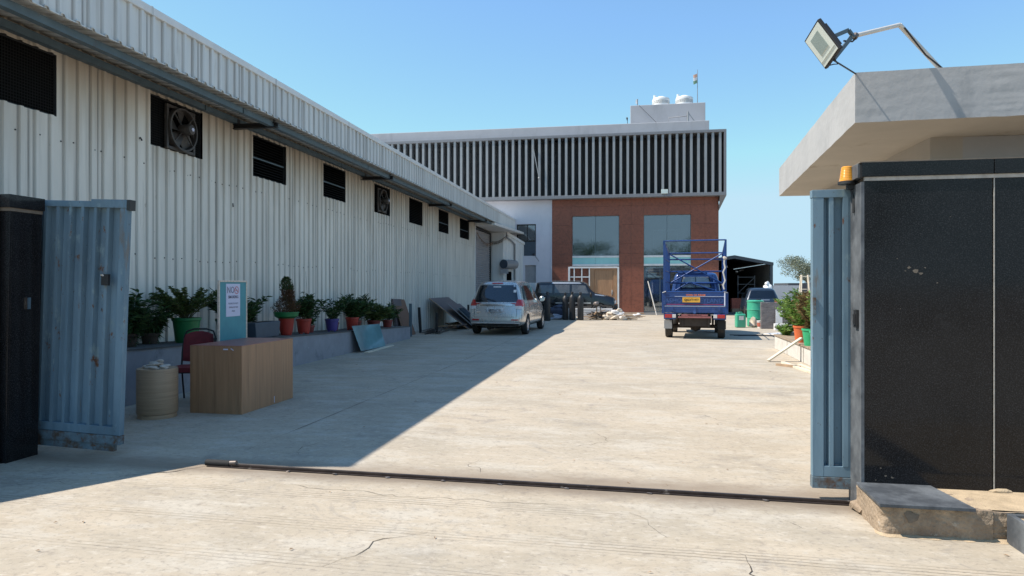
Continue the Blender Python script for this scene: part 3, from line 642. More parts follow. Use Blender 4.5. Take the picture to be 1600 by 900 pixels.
# annexe beyond the shutter
an = thing('annexe', 'small white sheet-metal annexe with sloping roof edge beyond the roller shutter', 'annexe', (-6.2, 35.2, 0))
def A(name, mb, mat, **k):
    o = obj(name, mb, mat, an, **k); o.location = -Vector(an.location); return o
pA, pB = Vector((-6.40,34.2,0)), Vector((-5.46,36.45,0)); dv = (pB-pA); nrm = Vector((dv.y,-dv.x,0)).normalized()
zA, zB = 4.24, 3.62
m = MB(); m.add([(-6.98,34.2,0),(-6.40,34.2,0),(-6.40,34.2,4.24),(-6.98,34.2,4.24)], [(0,1,2,3)]); A('near_wall', m, 'white_sheet')
for i in range(9):
    a, b = i/9, (i+1)/9; e = .03
    q = [pA+dv*a, pA+dv*(a+(b-a)*e), pA+dv*(a+(b-a)*.8), pA+dv*(a+(b-a)*.88), pA+dv*b]; ofs = [-.012,0,0,.018,.0]
    m = MB(); vs = []
    for p_, o_ in zip(q, ofs):
        tt = (p_-pA).length/dv.length; p2 = p_+nrm*o_; vs += [(p2.x,p2.y,0), (p2.x,p2.y, zA+(zB-zA)*tt)]
    m.add(vs, [(2*k,2*k+2,2*k+3,2*k+1) for k in range(4)]); A('wall_sheet', m, 'white_sheet')
m = MB(); m.add([(pB.x,pB.y,0),(-7.2,pB.y,0),(-7.2,pB.y,zB),(pB.x,pB.y,zB)], [(0,1,2,3)]); A('far_wall', m, 'white_sheet')
m = MB(); a_ = pA+nrm*.05; b_ = pB+nrm*.05
m.add([(a_.x,a_.y,zA),(b_.x,b_.y,zB),(-7.2,pB.y,zB+.05),(-7.2,34.2,zA+.05),(a_.x,a_.y,zA+.16),(b_.x,b_.y,zB+.13),(-7.2,pB.y,zB+.2),(-7.2,34.2,zA+.2)],
      [(0,1,2,3),(4,5,6,7),(0,1,5,4),(1,2,6,5),(2,3,7,6),(3,0,4,7)]); A('roof', m, 'white_flash')
m = MB(); p0 = pA+dv*.42+nrm*.07; m.tube([(p0.x,p0.y,0.1),(p0.x,p0.y,3.70),(p0.x-.12,p0.y-.35,3.86),(-6.22,34.25,4.02),(-6.22,34.22,4.26)], .045, 8); A('downpipe', m, 'fin_grey', smooth=50)
p1 = pA+dv*.18; q = p1+nrm*.1
m = MB(); m.box(p1.x-.18,p1.x+.18, p1.y-.1, p1.y+.12, 1.3, 2.25); A('hatch', m, 'interior_dark')
m = MB(); c0 = Vector((-6.32,34.0,2.62)); d_ = dv.normalized()
m.tube([c0, c0+d_*1.05], .23, 20); A('shutter_drum', m, 'fin_grey', smooth=40)
m = MB(); m.tube([c0-d_*.04, c0-d_*.004], .235, 20); A('drum_cap', m, 'trough', smooth=40)
m = MB(); m.box(-6.5,-6.12, 33.98, 34.16, 2.14, 2.38); A('drum_bracket', m, 'shutter_metal')
m = MB(); c = pB+nrm*.1; m.bar((c.x,c.y,3.3),(c.x+.18,c.y-.02,3.36),.03,.03); m.lump((c.x+.22,c.y,3.38),(.07,.05,.05),4,1); A('bracket_lamp', m, 'black_plastic')
# dry garland across the shutter and annexe
t = thing('garland', 'dry brown leaf garland strung across the roller shutter bay', 'garland', (-6.9,31,3.9))
m = MB(); rg = random.Random(9); pts = []
def sag(a, b, d, n=10):
    a, b = Vector(a), Vector(b); return [a.lerp(b, i/n)-Vector((0,0,d*4*(i/n)*(1-i/n))) for i in range(n+1)]
P1 = sag((-6.93,30.45,3.98),(-6.93,34.1,3.78),.28,16); P2 = sag((-6.93,34.08,3.78),(-6.18,34.15,4.12),.12,10)
m.tube(P1+P2[1:], .012, 5); o = obj('string', m, 'garland', t); o.location = (6.9,-31,-3.9)
m = MB()
for p in (P1+P2)[::1]:
    for k in range(4):
        a = rg.uniform(0,2*pi); q = p+Vector((.03*cos(a)+.02, .09*(k-1.5)/2, -.01)); L = rg.uniform(.09,.17); wd = .028
        m.add([q, q+Vector((.01,wd,-L*.5)), q+Vector((.02,0,-L)), q+Vector((.01,-wd,-L*.5))], [(0,1,2,3)])
o = obj('dry_leaves', m, 'garland', t, recalc=False); o.location = (6.9,-31,-3.9); tag(o, kind='stuff')

# ============================================================ OFFICE BUILDING
FY = 36.0
bd = thing('office_building', 'office block with vertical grey fins above red clad ground floor', 'building', (0, FY, 0))
def B(name, mb, mat, parent=None, **k):
    o = obj(name, mb, mat, parent or bd, **k)
    if parent is None: o.location = -Vector(bd.location)
    return o
# solid wall backing with openings
OP = [(-3.0,-.55,3.10,5.20),(.72,3.10,3.10,5.20),(-3.12,-.55,.12,2.50),(.72,3.10,.12,2.50),(-6.0,-4.95,3.12,4.82),(-5.55,-4.95,.30,2.62),(-3.0,-.55,2.50,3.10),(.72,3.10,2.50,3.10)]
def wall_grid(x0, x1, z0, z1, ops):
    xs = sorted(set([x0, x1]+[e for o in ops for e in o[:2] if x0 < e < x1])); zs = sorted(set([z0, z1]+[e for o in ops for e in o[2:] if z0 < e < z1]))
    out = []
    for a, b in zip(xs, xs[1:]):
        for c, d in zip(zs, zs[1:]):
            if not any(o[0]-1e-6 <= a and b <= o[1]+1e-6 and o[2]-1e-6 <= c and d <= o[3]+1e-6 for o in ops): out.append((a,b,c,d))
    return out
m = MB()
for (a,b,c,d) in wall_grid(-14, -4.10, 0, 6.2, OP): m.box(a, b, FY, FY+.22, c, d)
B('white_wall', m, 'plaster_white')
m = MB()
for (a,b,c,d) in wall_grid(-4.10, 4.48, 0, 6.2, OP): m.box(a, b, FY+.03, FY+.22, c, d)
B('cladding_backing', m, 'mortar_pale')
m = MB(); m.box(4.30, 4.48, FY+.22, FY+6, 0, 6.2); m.box(-14, -13.8, FY+.22, FY+6, 0, 9.4); m.box(-14, 4.48, FY+5.9, FY+6.1, 0, 9.4); B('outer_wall', m, 'plaster_white')
m = MB(); m.box(-13.8, 4.3, FY+.22, FY+5.9, .02, .10); B('inner_floor', m, 'floor_concrete2')
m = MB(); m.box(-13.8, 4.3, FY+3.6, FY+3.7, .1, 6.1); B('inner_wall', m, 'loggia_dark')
m = MB(); m.box(-4.06, 4.44, FY-.06, FY+.03, 0, .13); B('plinth', m, 'plinth_grey')
# cladding tiles
zj = [.13, .72, 1.70, 2.50, 2.68, 3.20, 3.74, 4.72, 5.20, 5.92]
zj = [.13, .72, 1.70, 2.68, 3.20, 3.74, 4.72, 5.70, 6.2]
xj = [-4.08, -3.0, -.55, .72, 1.9, 3.10, 4.48]; xj = [-4.08, -3.06, -1.8, -.55, .08, .72, 1.9, 3.10, 3.8, 4.48]
gp = .007
for a, b in zip(xj, xj[1:]):
    for c, d in zip(zj, zj[1:]):
        for (p, q, r_, s_) in wall_grid(a, b, c, d, [o for o in OP if not (o[0] < -4.1)]):
            if q-p < .03 or s_-r_ < .03: continue
            m = MB(); e = random.uniform(0,.004)
            m.box(p+(gp/2 if p == a else 0), q-(gp/2 if q == b else 0), FY-.02-e, FY+.028, r_+(gp/2 if r_ == c else 0), s_-(gp/2 if s_ == d else 0))
            B('cladding_tile', m, 'red_cladding')
m = MB(); m.box(-4.14, -4.085, FY-.03, FY+.02, 0, 6.2); B('corner_trim', m, 'plaster_white')
# windows with teal spandrels
def window(x0, x1, z0, z1, mull=(), fr='black_steel', fw=.035, yb=FY+.06, name='window', hb=()):
    m = MB()
    for (a,b,c,d) in ((x0,x0+fw,z0,z1),(x1-fw,x1,z0,z1),(x0+fw,x1-fw,z0,z0+fw),(x0+fw,x1-fw,z1-fw,z1)): m.box(a,b,yb,yb+.06,c,d)
    for x in mull: m.box(x-fw/2,x+fw/2,yb+.002,yb+.058,z0+fw,z1-fw)
    for z in hb: m.box(x0+fw,x1-fw,yb+.004,yb+.056,z-fw/2,z+fw/2)
    f = B(name, m, fr)
    xs = [x0+fw]+list(mull)+[x1-fw]; zs = [z0+fw]+list(hb)+[z1-fw]
    for a, b in zip(xs, xs[1:]):
        for c, d in zip(zs, zs[1:]):
            m = MB(); m.box(a, b, yb+.025, yb+.031, c, d); obj('pane', m, 'window_glass', f)
    return f
window(-3.0, -.55, 3.10, 5.20, (-1.78,), 'steel_blue', .02); window(.72, 3.10, 3.10, 5.20, (1.9,), 'steel_blue', .02)
for x0, x1 in ((-3.0,-.55),(.72,3.10)):
    for a, b in ((x0, (x0+x1)/2), ((x0+x1)/2, x1)):
        m = MB(); m.box(a+.004, b-.004, FY+.02, FY+.05, 2.66, 3.0); B('teal_panel', m, 'teal_film')
    m = MB(); m.box(x0, x1, FY+.0, FY+.05, 3.0, 3.10); B('white_rail', m, 'white_frame')
    m = MB(); m.box(x0, x1, FY+.0, FY+.05, 2.56, 2.66); B('white_rail', m, 'white_frame')
# room contents hint: a rendered inner doorway frame and pale lining seen through the right pane
m = MB(); 
for (a,b,c,d) in ((1.25,1.31,3.2,4.6),(2.55,2.61,3.2,4.6),(1.31,2.55,4.54,4.6)): m.box(a,b,FY+2.0,FY+2.05,c,d)
B('inner_frame', m, 'white_frame')
m = MB(); m.box(-2.02,-1.98,FY+1.2,FY+1.25,3.2,4.2); B('inner_post', m, 'white_frame')
# entrance: white frame, lattice, big wooden door
f = None; m = MB(); y = FY-.05
for (a,b,c,d) in ((-3.22,-3.12,.0,2.52),(-.64,-.55,.0,2.52),(-3.12,-.64,2.44,2.53)): m.box(a,b,y,y+.12,c,d)
ent = B('entrance_frame', m, 'white_frame')
m = MB()
for x in (-2.9,-2.5,-2.1): m.box(x-.03,x+.03,y+.01,y+.07,0.02,2.44)
for z in (1.98,1.5,1.0): m.box(-3.12,-2.1,y+.015,y+.065,z-.03,z+.03)
obj('lattice', m, 'white_frame', ent)
m = MB(); m.box(-3.12,-2.06,FY+.09,FY+.12,.13,2.44); B('boarding', m, 'red_cladding')
m = MB(); m.box(-2.06,-1.84,FY-.0,FY+.08,.13,2.44); m.box(-.86,-.66,FY-.0,FY+.08,.13,2.44); m.box(-1.84,-.86,FY,FY+.08,2.36,2.44); dfm = B('door_frame', m, 'wood_door')
m = MB(); m.box(-1.835,-.865,FY+.03,FY+.075,.14,2.355); d = B('door', m, 'wood_door', bev=.006)
m = MB(); m.box(-.94,-.90,FY-.02,FY+.03,1.0,1.3); obj('handle', m, 'chrome', d)
window(.72, 3.10, .14, 2.54, (1.55,2.35), 'steel_blue', .03)
# side white wing windows
window(-6.0, -4.95, 3.88, 4.82, (-5.42,), 'black_steel', .06)
m = MB(); m.box(-6.0,-4.95,FY+.08,FY+.1,3.12,3.87); B('railing_glass', m, 'trough')
m = MB(); m.box(-5.55,-4.95,FY+.12,FY+.16,.3,2.62); B('side_door', m, 'shutter_metal')
m = MB(); m.tube([(-4.98,FY-.02,3.12),(-4.75,FY-.25,2.82)], .02, 6); B('waste_pipe', m, 'fin_grey')
m = MB(); m.lump((-5.05,FY-.05,3.2),(.08,.06,.07),3,1); B('wall_lamp', m, 'black_plastic')
# fin box
BY = FY-.50; XL, XR = -14.0, 4.80; Z0, Z1 = 6.08, 9.42
m = MB(); m.box(XL, XR, BY, FY+2.0, Z0, Z0+.17); B('fin_box_floor', m, 'fin_frame', bev=.01)
m = MB(); m.box(XL, XR, BY, FY+2.0, Z1-.14, Z1); B('fin_box_top', m, 'fin_frame', bev=.01)
m = MB(); m.box(XR-.12, XR-.001, BY+.002, FY+2.0, Z0+.17, Z1-.14); B('fin_box_side', m, 'fin_frame')
m = MB(); m.add([(4.479,FY+2,5.2),(4.479,FY-.02,5.35),(4.479,FY-.02,Z0),(4.479,FY+2,Z0),(XR,FY+2,Z0-.001),(XR,BY+.02,Z0-.001),(4.479,BY+.02,Z0-.001)], [(0,1,2,3),(4,5,1,0),(5,6,1)]); B('haunch', m, 'fin_frame', recalc=False)
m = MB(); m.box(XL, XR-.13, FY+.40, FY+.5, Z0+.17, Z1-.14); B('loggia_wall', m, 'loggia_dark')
nfin = 52; fm = None
for k in range(nfin):
    x = 4.50 - k*.354
    if x < XL+.1: break
    if fm is None:
        m = MB(); m.box(-.062, .062, 0, .50, 0, Z1-.14-Z0-.17); o = B('fin', m, 'fin_grey', bev=.004); fm = o.data
    else:
        o = obj('fin', None, None, bd, data=fm)
    o.location = Vector((x, BY+.04, Z0+.17)) - Vector(bd.location)
m = MB(); m.bar((-5.05,BY-.02,8.95),(-4.72,BY-.05,7.25),.035,.035); m.lump((-4.71,BY-.05,7.18),(.07,.06,.07),2,1); B('hanging_pole', m, 'fin_grey')
m = MB(); m.box(1.58, 1.92, BY-.08, BY-.005, 6.22, 6.44); B('box_light', m, 'lamp_glass', bev=.01)
m = MB(); m.box(4.15,4.19,BY+.36,BY+.4,6.3,7.3); m.box(4.35,4.39,BY+.36,BY+.4,6.3,7.1); m.box(4.19,4.35,BY+.36,BY+.4,6.8,6.84); B('loggia_ladder', m, 'black_steel')
# roof band, penthouse, tanks
m = MB(); m.box(-14.6, 4.0, FY-.10, FY+6, Z1, 9.98); B('parapet', m, 'plaster_roof', bev=.02)
m = MB(); m.box(.03, 3.95, FY+1.2, FY+5.5, 9.98, 11.25); B('penthouse', m, 'plaster_roof', bev=.02)
m = MB(); m.tube([(2.0,FY+.3,9.98),(2.0,FY+.3,10.28),(2.95,FY+.3,10.34),(2.95,FY+.3,9.98)], .022, 6); B('roof_pipe', m, 'fin_frame', smooth=50)
m = MB(); m.tube([(2.98,FY+.25,9.98),(2.98,FY+.25,10.55)], .045, 8); B('roof_pipe', m, 'fin_grey', smooth=50)
m = MB(); m.bar((3.0,FY+.3,10.5),(3.35,FY+.3,10.0),.06,.03); B('roof_strut', m, 'fin_grey')
m = MB(); m.tube([(.5,FY+1.15,11.22),(1.5,FY+.5,9.99)], .012, 5); B('roof_cable', m, 'black_steel')
for a, b in ((-.1,.55),(1.0,1.7)):
    m = MB(); m.tube([(a,FY+.2,10.01),(b,FY+.2,10.02)], .03, 6); B('roof_batten', m, 'black_steel')
m = MB(); m.tube([(-.12,FY+.4,9.98),(-.12,FY+.4,10.3)], .015, 5); m.lump((-.14,FY+.4,10.35),(.05,.04,.09),2,1); B('roof_lamp', m, 'black_steel')
m = MB(); m.tube([(3.3,FY+3.,11.45),(3.9,FY+3.,11.4),(3.9,FY+3.,11.25)], .012, 5); B('roof_rail', m, 'fin_grey')
def tank(x, y, r, h, label):
    t = thing('water_tank', label, 'water tank', (x,y,11.25), 0, 'roof water tanks')
    m = MB(); pf = [(r*.98,0)]
    for k in range(4): z = .1+k*(h-.25)/4; pf += [(r,z),(r,z+.12),(r*.96,z+.15),(r*.96,z+.19)]
    pf += [(r*.99,h-.06),(r*.93,h),(r*.40,h+.09)]; m.lathe(pf, 24); obj('tank_body', m, 'tank_white', t, smooth=30)
    m = MB(); m.lathe([(r*.38,h+.05),(r*.40,h+.09),(r*.34,h+.11),(0,h+.12)], 20); obj('lid', m, 'tank_white', t, smooth=30)
    m = MB(); m.lathe([(.07,h),(.07,h+.2),(0,h+.22)], 12, (-r*.7,0,0)); obj('inlet', m, 'tank_white', t, smooth=30)
tank(1.68, FY+2.0, .47, .50, 'left white plastic water tank on the rooftop room'); tank(2.92, FY+2.0, .47, .50, 'right white plastic water tank on the roof beside the flagpole')
t = thing('antenna', 'small rooftop antenna pole left of the water tanks', 'antenna', (.42, FY+2, 11.25))
m = MB(); m.tube([(0,0,0),(0,0,.55)], .03, 6); obj('mast', m, 'fin_frame', t)
m = MB(); m.box(-.1,-.03,-.02,.02,.3,.52); obj('antenna_head', m, 'white_frame', t)
t = thing('flagpole', 'rooftop flagpole with a limp orange white and green flag', 'flag', (3.62, FY+2, 11.25))
m = MB(); m.tube([(0,0,0),(0,0,2.0)], .022, 6, .012); obj('pole', m, 'fin_frame', t)
m = MB(); nseg = 8
for bi in range(3):
    m.mi = bi; z1_ = 1.78-bi*.17
    for k in range(nseg):
        xx = [-.02-.21*(k+j)/nseg for j in (0,1)]; yy = [.04*sin(9*x_) for x_ in xx]; dz = [.35*x_ for x_ in xx]
        m.add([(xx[0],yy[0],z1_+dz[0]),(xx[1],yy[1],z1_+dz[1]),(xx[1]*.9,yy[1],z1_-.17+dz[1]*1.1),(xx[0]*.9,yy[0],z1_-.17+dz[0]*1.1)], [(0,1,2,3)])
obj('flag_cloth', m, ['flag_orange','flag_white','flag_green'], t, recalc=False)
# ============================================================ ENTRANCE: right wall, plinth, step, flower bed
GY = 4.83
rw = thing('granite_wall', 'black granite clad boundary wall right of the gateway', 'wall', (1.53, GY, 0))
def P(root, name, mb, mat, parent=None, **k):
    o = obj(name, mb, mat, parent or root, **k)
    if parent is None:
        mw = Matrix.LocRotScale(root.location, root.rotation_euler, None); o.matrix_parent_inverse = mw.inverted()
    return o
m = MB(); m.box(1.545, 6.8, GY+.012, 5.12, 0, 2.30); P(rw, 'wall_core', m, 'mortar')
xs = [1.53, 2.30, 3.08, 3.86, 4.64, 5.42, 6.2]
for a, b in zip(xs, xs[1:]):
    m = MB(); m.box(a+(0 if a == 1.53 else .006), b-.006, GY-.008, GY+.012, .175, 2.195); P(rw, 'granite_slab', m, 'granite_black', bev=.0015)
    m = MB(); m.box(a-(.02 if a == 1.53 else -.003), b-.003, GY-.022, GY+.012, 2.222, 2.315); P(rw, 'cap_slab', m, 'granite_black', bev=.0015)
for a in xs[1:-1]:
    m = MB(); m.box(a+.003, a+.0085, GY-.0105, GY-.002, .18, 2.195); P(rw, 'slab_joint', m, 'mortar_pale')
m = MB(); m.box(1.53, 6.2, GY-.011, GY+.010, 2.196, 2.221); P(rw, 'mortar_joint', m, 'mortar_pale')
m = MB(); m.box(1.515, 1.545, GY+.013, 5.10, 0.0, 2.19); P(rw, 'end_slab', m, 'granite_dusty', bev=.0015)
m = MB(); m.box(1.510, 1.5295, GY-.008, GY+.006, 0.03, 2.19); P(rw, 'corner_slab', m, 'granite_dusty')
m = MB(); m.box(1.495, 1.545, GY+.013, 5.12, 2.222, 2.315); P(rw, 'cap_slab', m, 'granite_dusty', bev=.0015)
m = MB(); m.box(1.50, 6.2, GY-.02, 5.13, 2.316, 2.322); P(rw, 'cap_bed', m, 'mortar')
m = MB(); rk = random.Random(19)
for (x, z, s) in ((1.80,1.62,.020),(1.845,1.60,.028),(1.87,1.585,.022),(1.90,1.62,.012),(1.78,1.60,.010),(1.97,1.52,.008),(1.73,1.68,.006),(1.63,.30,.010),(1.66,.25,.012),(1.60,.22,.008),(1.70,.24,.016),(2.05,1.95,.005),(1.75,1.35,.005)):
    n_ = 9; vs = [(x+s*cos(2*pi*k/n_)*rk.uniform(.3,1), GY-.0086, z+s*.6*sin(2*pi*k/n_)*rk.uniform(.2,1)) for k in range(n_)]; m.add(vs, [tuple(range(n_))])
P(rw, 'chip_mark', m, 'mortar')
m = MB(); m.box(1.498, 1.514, GY+.05, GY+.11, 1.22, 1.34); m.box(1.490,1.498,GY+.06,GY+.10,1.24,1.31); P(rw, 'latch_plate', m, 'black_steel')
m = MB(); rb = random.Random(8)
m = MB(); m.lump((1.52, GY+.02, .02), (.055,.09,.045), 11, 2); P(rw, 'mortar_heap', m, 'concrete_rough')
# plinth with ragged plaster corner
pl = thing('plinth', 'rough sandy concrete plinth below the black granite wall', 'plinth', (1.5, 4.40, 0))
def rough_box(x0, x1, y0, y1, z0, z1, n=(40,8,8), amp=.006, seed=1, corner=.0):
    bm = bmesh.new(); bmesh.ops.create_cube(bm, size=1)
    for v in bm.verts: v.co = Vector((x0+(x1-x0)*(v.co.x+.5), y0+(y1-y0)*(v.co.y+.5), z0+(z1-z0)*(v.co.z+.5)))
    bmesh.ops.subdivide_edges(bm, edges=bm.edges, cuts=n[0], use_grid_fill=True)
    from mathutils import noise
    for v in bm.verts:
        p = v.co*14+Vector((seed*3.1,0,0)); d = noise.noise_vector(p)*amp + noise.noise_vector(p*3.7)*amp*.6
        if v.co.z < z0+.003: d.z = 0
        v.co += d
        if corner and (v.co-Vector((x0,y0,v.co.z))).length < .04:
            k = corner*(1.0+1.3*noise.noise(Vector((0,0,v.co.z*40)))); v.co += Vector((1,1,0)).normalized()*k*(1-(v.co-Vector((x0,y0,v.co.z))).length/.04)
    mb = MB(); bm.verts.index_update(); mb.add([v.co.copy() for v in bm.verts], [tuple(v.index for v in f.verts) for f in bm.faces]); bm.free(); return mb
P(pl, 'plinth_body', rough_box(1.49, 2.10, 4.405, GY+.02, -.02, .178, (26,), .006, 1, .02), 'concrete_rough', smooth=60)
P(pl, 'plinth_body', rough_box(2.098, 4.6, 4.417, GY+.02, -.02, .172, (34,), .007, 4), 'concrete_rough', smooth=60)
m = MB(); m.add([(2.0,4.43,.178),(4.6,4.44,.178),(4.6,GY-.005,.182),(1.95,GY-.005,.182)], [(0,1,2,3)]); P(pl, 'sand_film', m, 'sand')
m = MB(); m.lump((1.66,4.402,.115),(.035,.008,.03),5,2); P(pl, 'plaster_patch', m, 'mortar')
m = MB(); m.lump((2.32,GY-.02,.185),(.06,.02,.014),6,2); P(pl, 'mortar_lump', m, 'sand')
t = thing('step_slab', 'loose grey granite slab lying on the corner of the concrete plinth', 'slab', (1.47,4.36,.182))
m = MB(); m.prism([(0,0),(.52,0),(.46,.46),(.01,.46)], 0, .020); obj('slab', m, 'granite_dusty', t, bev=.002)
t = thing('flower_bed', 'granite edged sand bed at the right edge of the picture', 'flower bed', (2.2, 3.2, 0))
m = MB(); m.box(-.03, 0, -.8, 1.20, 0, .172); obj('edge_slab', m, 'granite_dusty', t, bev=.002)
m = MB(); m.box(0.001, 1.6, 1.17, 1.199, 0, .172); obj('edge_slab', m, 'granite_dusty', t, bev=.002)
m = MB(); m.box(0.001, 1.6, -.8, 1.169, 0, .155); obj('sand_fill', m, 'sand', t)
# sandy skirt of dirt along the foot of the plinth (real low mound)
m = MB(); nn = 40; vs = []; fs = []
for i in range(nn+1):
    x = 1.47+ (2.2-1.47)*i/nn; yb = 4.41 if x > 1.49 else 4.41+(1.49-x)*2.6
    k = .022+.006*sin(x*33)+.005*sin(x*71)
    vs += [(x, yb+.01, .014), (x, yb-k*.5, .008), (x, yb-k*1.4, .0012)]
for i in range(nn): fs += [(3*i+j, 3*i+3+j, 3*i+4+j, 3*i+1+j) for j in (0,1)]
m.add(vs, fs); tag(obj('sand_drift', m, 'sand', smooth=60), 'thin orange sand drift at the foot of the concrete plinth', 'sand', kind='stuff')

# beacon on the pillar
t = thing('beacon', 'amber warning beacon on the end of the black granite wall', 'beacon', (1.475, 5.0, 2.2))
m = MB(); m.lathe([(.058,.0),(.058,.018),(.05,.022)], 20); m.bar((.0,0,-.02),(.05,0,-.02),.05,.03); m.tube([(.02,0,-.02),(.035,-.02,-.10),(.03,-.03,-.2)], .007, 6); obj('beacon_base', m, 'black_plastic', t, smooth=40)
m = MB(); pf = [(.052,.02),(.050,.03)]
for k in range(7): z = .035+k*.011; r = .0495-k*.0016; pf += [(r,z),(r-.002,z+.005)]
pf += [(.038,.115),(.033,.122),(.0,.124)]; m.lathe(pf, 24); obj('amber_dome', m, 'amber', t, smooth=25)
# guard cabin with thick slab roof
gc = thing('guard_cabin', 'guard cabin with thick overhanging grey slab roof behind the granite wall', 'cabin', (3.0, 6.2, 0))
def slab_roof():
    poly = [(1.70,5.57),(6.9,5.42),(6.9,9.95),(2.05,9.95)]
    bm = bmesh.new(); vb = [bm.verts.new((x,y,2.752)) for x, y in poly]; vt = [bm.verts.new((x,y,3.135)) for x, y in poly]
    bm.faces.new(vb[::-1]); bm.faces.new(vt)
    for i in range(4): bm.faces.new((vb[i], vb[(i+1)%4], vt[(i+1)%4], vt[i]))
    bmesh.ops.subdivide_edges(bm, edges=bm.edges, cuts=60, use_grid_fill=True)
    from mathutils import noise
    for v in bm.verts:
        d = noise.noise_vector(v.co*3)*.003 + noise.noise_vector(v.co*17)*.0018
        # blistered patch and cracked line on the front face
        if v.co.y < 5.62 and abs(v.co.x-2.70) < .05: d += noise.noise_vector(v.co*33)*.004
        v.co += d
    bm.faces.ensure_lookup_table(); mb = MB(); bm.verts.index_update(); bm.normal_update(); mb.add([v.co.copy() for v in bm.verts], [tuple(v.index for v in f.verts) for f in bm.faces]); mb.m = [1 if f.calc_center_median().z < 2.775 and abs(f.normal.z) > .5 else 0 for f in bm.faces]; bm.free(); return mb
P(gc, 'roof_slab', slab_roof(), ['plaster_grey','plaster_bounce'], smooth=50)
m = MB(); m.box(2.5, 2.75, 6.25, 9.6, 2.45, 2.76); P(gc, 'roof_beam', m, 'plaster_bounce')
m = MB(); m.box(3.0,3.15,6.25,9.5,0,2.46); m.box(3.15,6.7,6.25,6.4,0,2.75); m.box(3.15,6.7,9.35,9.5,0,2.75); m.box(6.55,6.7,6.4,9.35,0,2.75); m.box(2.75,3.15,6.25,9.5,2.46,2.75); P(gc, 'cabin_wall', m, 'plaster_grey')
# floodlight
fl = thing('floodlight', 'square LED floodlight on a bent white pipe above the slab roof', 'floodlight', (2.39, 5.7, 3.12))
m = MB(); m.tube([(2.39,5.7,3.12),(1.99,5.5,3.455)], .017, 10); m.tube([(1.99,5.5,3.455),(1.56,5.2,3.285)], .016, 10); P(fl, 'pipe_arm', m, 'pipe_white', smooth=50)
m = MB(); m.tube([(2.40,5.68,3.13),(2.2,5.58,3.245),(2.02,5.49,3.43)], .006, 6); m.tube([(1.62,5.24,3.30),(1.57,5.2,3.25),(1.50,5.16,3.245)], .006, 6); P(fl, 'cable', m, 'black_plastic', smooth=50)
m = MB(); m.tube([(1.60,5.22,3.305),(1.585,5.21,3.28)], .022, 8); P(fl, 'pipe_coupling', m, 'scrap_metal')
Rv, Uv, Tv = Vector((cos(YAW), sin(YAW), 0)), Vector((0,0,1)), Vector((sin(YAW), -cos(YAW), 0))
def cv(a, b, c): return Rv*a + Uv*b + Tv*c
e1, e2 = cv(.0138,-.0653,-.25).normalized(), cv(.124,-.227,.066)
e2 = (e2 - e1*e2.dot(e1)).normalized(); nn_ = cv(-.061,-.032,.005).normalized()
if e1.cross(e2).dot(nn_) < 0: pass
nf_ = e1.cross(e2); nf_ = nf_ if nf_.dot(nn_) > 0 else -nf_
lc = Vector((1.335, 5.1, 3.205)); hw, hh = .128, .134
m = MB(); m.obox(lc-nf_*.014, e1*hw, e2*hh, nf_*.014); P(fl, 'lamp_body', m, 'black_plastic', bev=.006)
m = MB(); m.obox(lc-nf_*.036, e1*hw*.78, e2*hh*.78, nf_*.008)
for k in range(9):
    a = -hw*.7+k*hw*.175; m.obox(lc-nf_*.052+e1*a, e1*.003, e2*hh*.7, nf_*.010)
P(fl, 'heat_sink', m, 'black_plastic')
m = MB(); m.obox(lc+nf_*.0015, e1*hw*.90, e2*hh*.90, nf_*.0015); P(fl, 'lamp_face', m, 'lamp_reflector')
m = MB(); m.obox(lc+nf_*.005-e2*hh*.14-e1*0.0, e1*hw*.50, e2*hh*.50, nf_*.0015); P(fl, 'led_panel', m, 'lamp_led')
m = MB(); m.obox(lc+nf_*.005+e2*hh*.63, e1*hw*.9, e2*hh*.012, nf_*.0015); P(fl, 'led_panel', m, 'lamp_glass')
bp_ = Vector((1.57,5.2,3.30)); q1 = lc-nf_*.02-e1*hw*.55-e2*0.0+e2*hh*.9; q2 = lc-nf_*.02+e1*hw*.55+e2*hh*.9
q1 = lc-nf_*.05-e1*hw*.35; q2 = lc-nf_*.02+e2*hh*.98+e1*hw*.1
m = MB(); mid = bp_+Vector((-.03,-.01,.03)); m.bar(q1, mid, .012, .028); m.bar(q2, bp_+Vector((0,0,-.01)), .012, .028); m.bar(mid, bp_+Vector((.01,0,-.02)), .03, .014); P(fl, 'bracket', m, 'steel_blue')
m = MB(); m.tube([q2+Vector((0,0,-.01)), Vector((1.735,5.62,3.13))], .006, 6); P(fl, 'stay_rod', m, 'black_steel')
m = MB(); m.tube([lc+e2*hh*.9-nf_*.02, lc+e2*hh*1.15-nf_*.03+Vector((0,0,-.03)), lc+e2*hh*1.1+e1*hw*.5-nf_*.03, lc+e2*hh*.95+e1*hw*.8-nf_*.02], .004, 6); P(fl, 'cable', m, 'black_plastic', smooth=50)

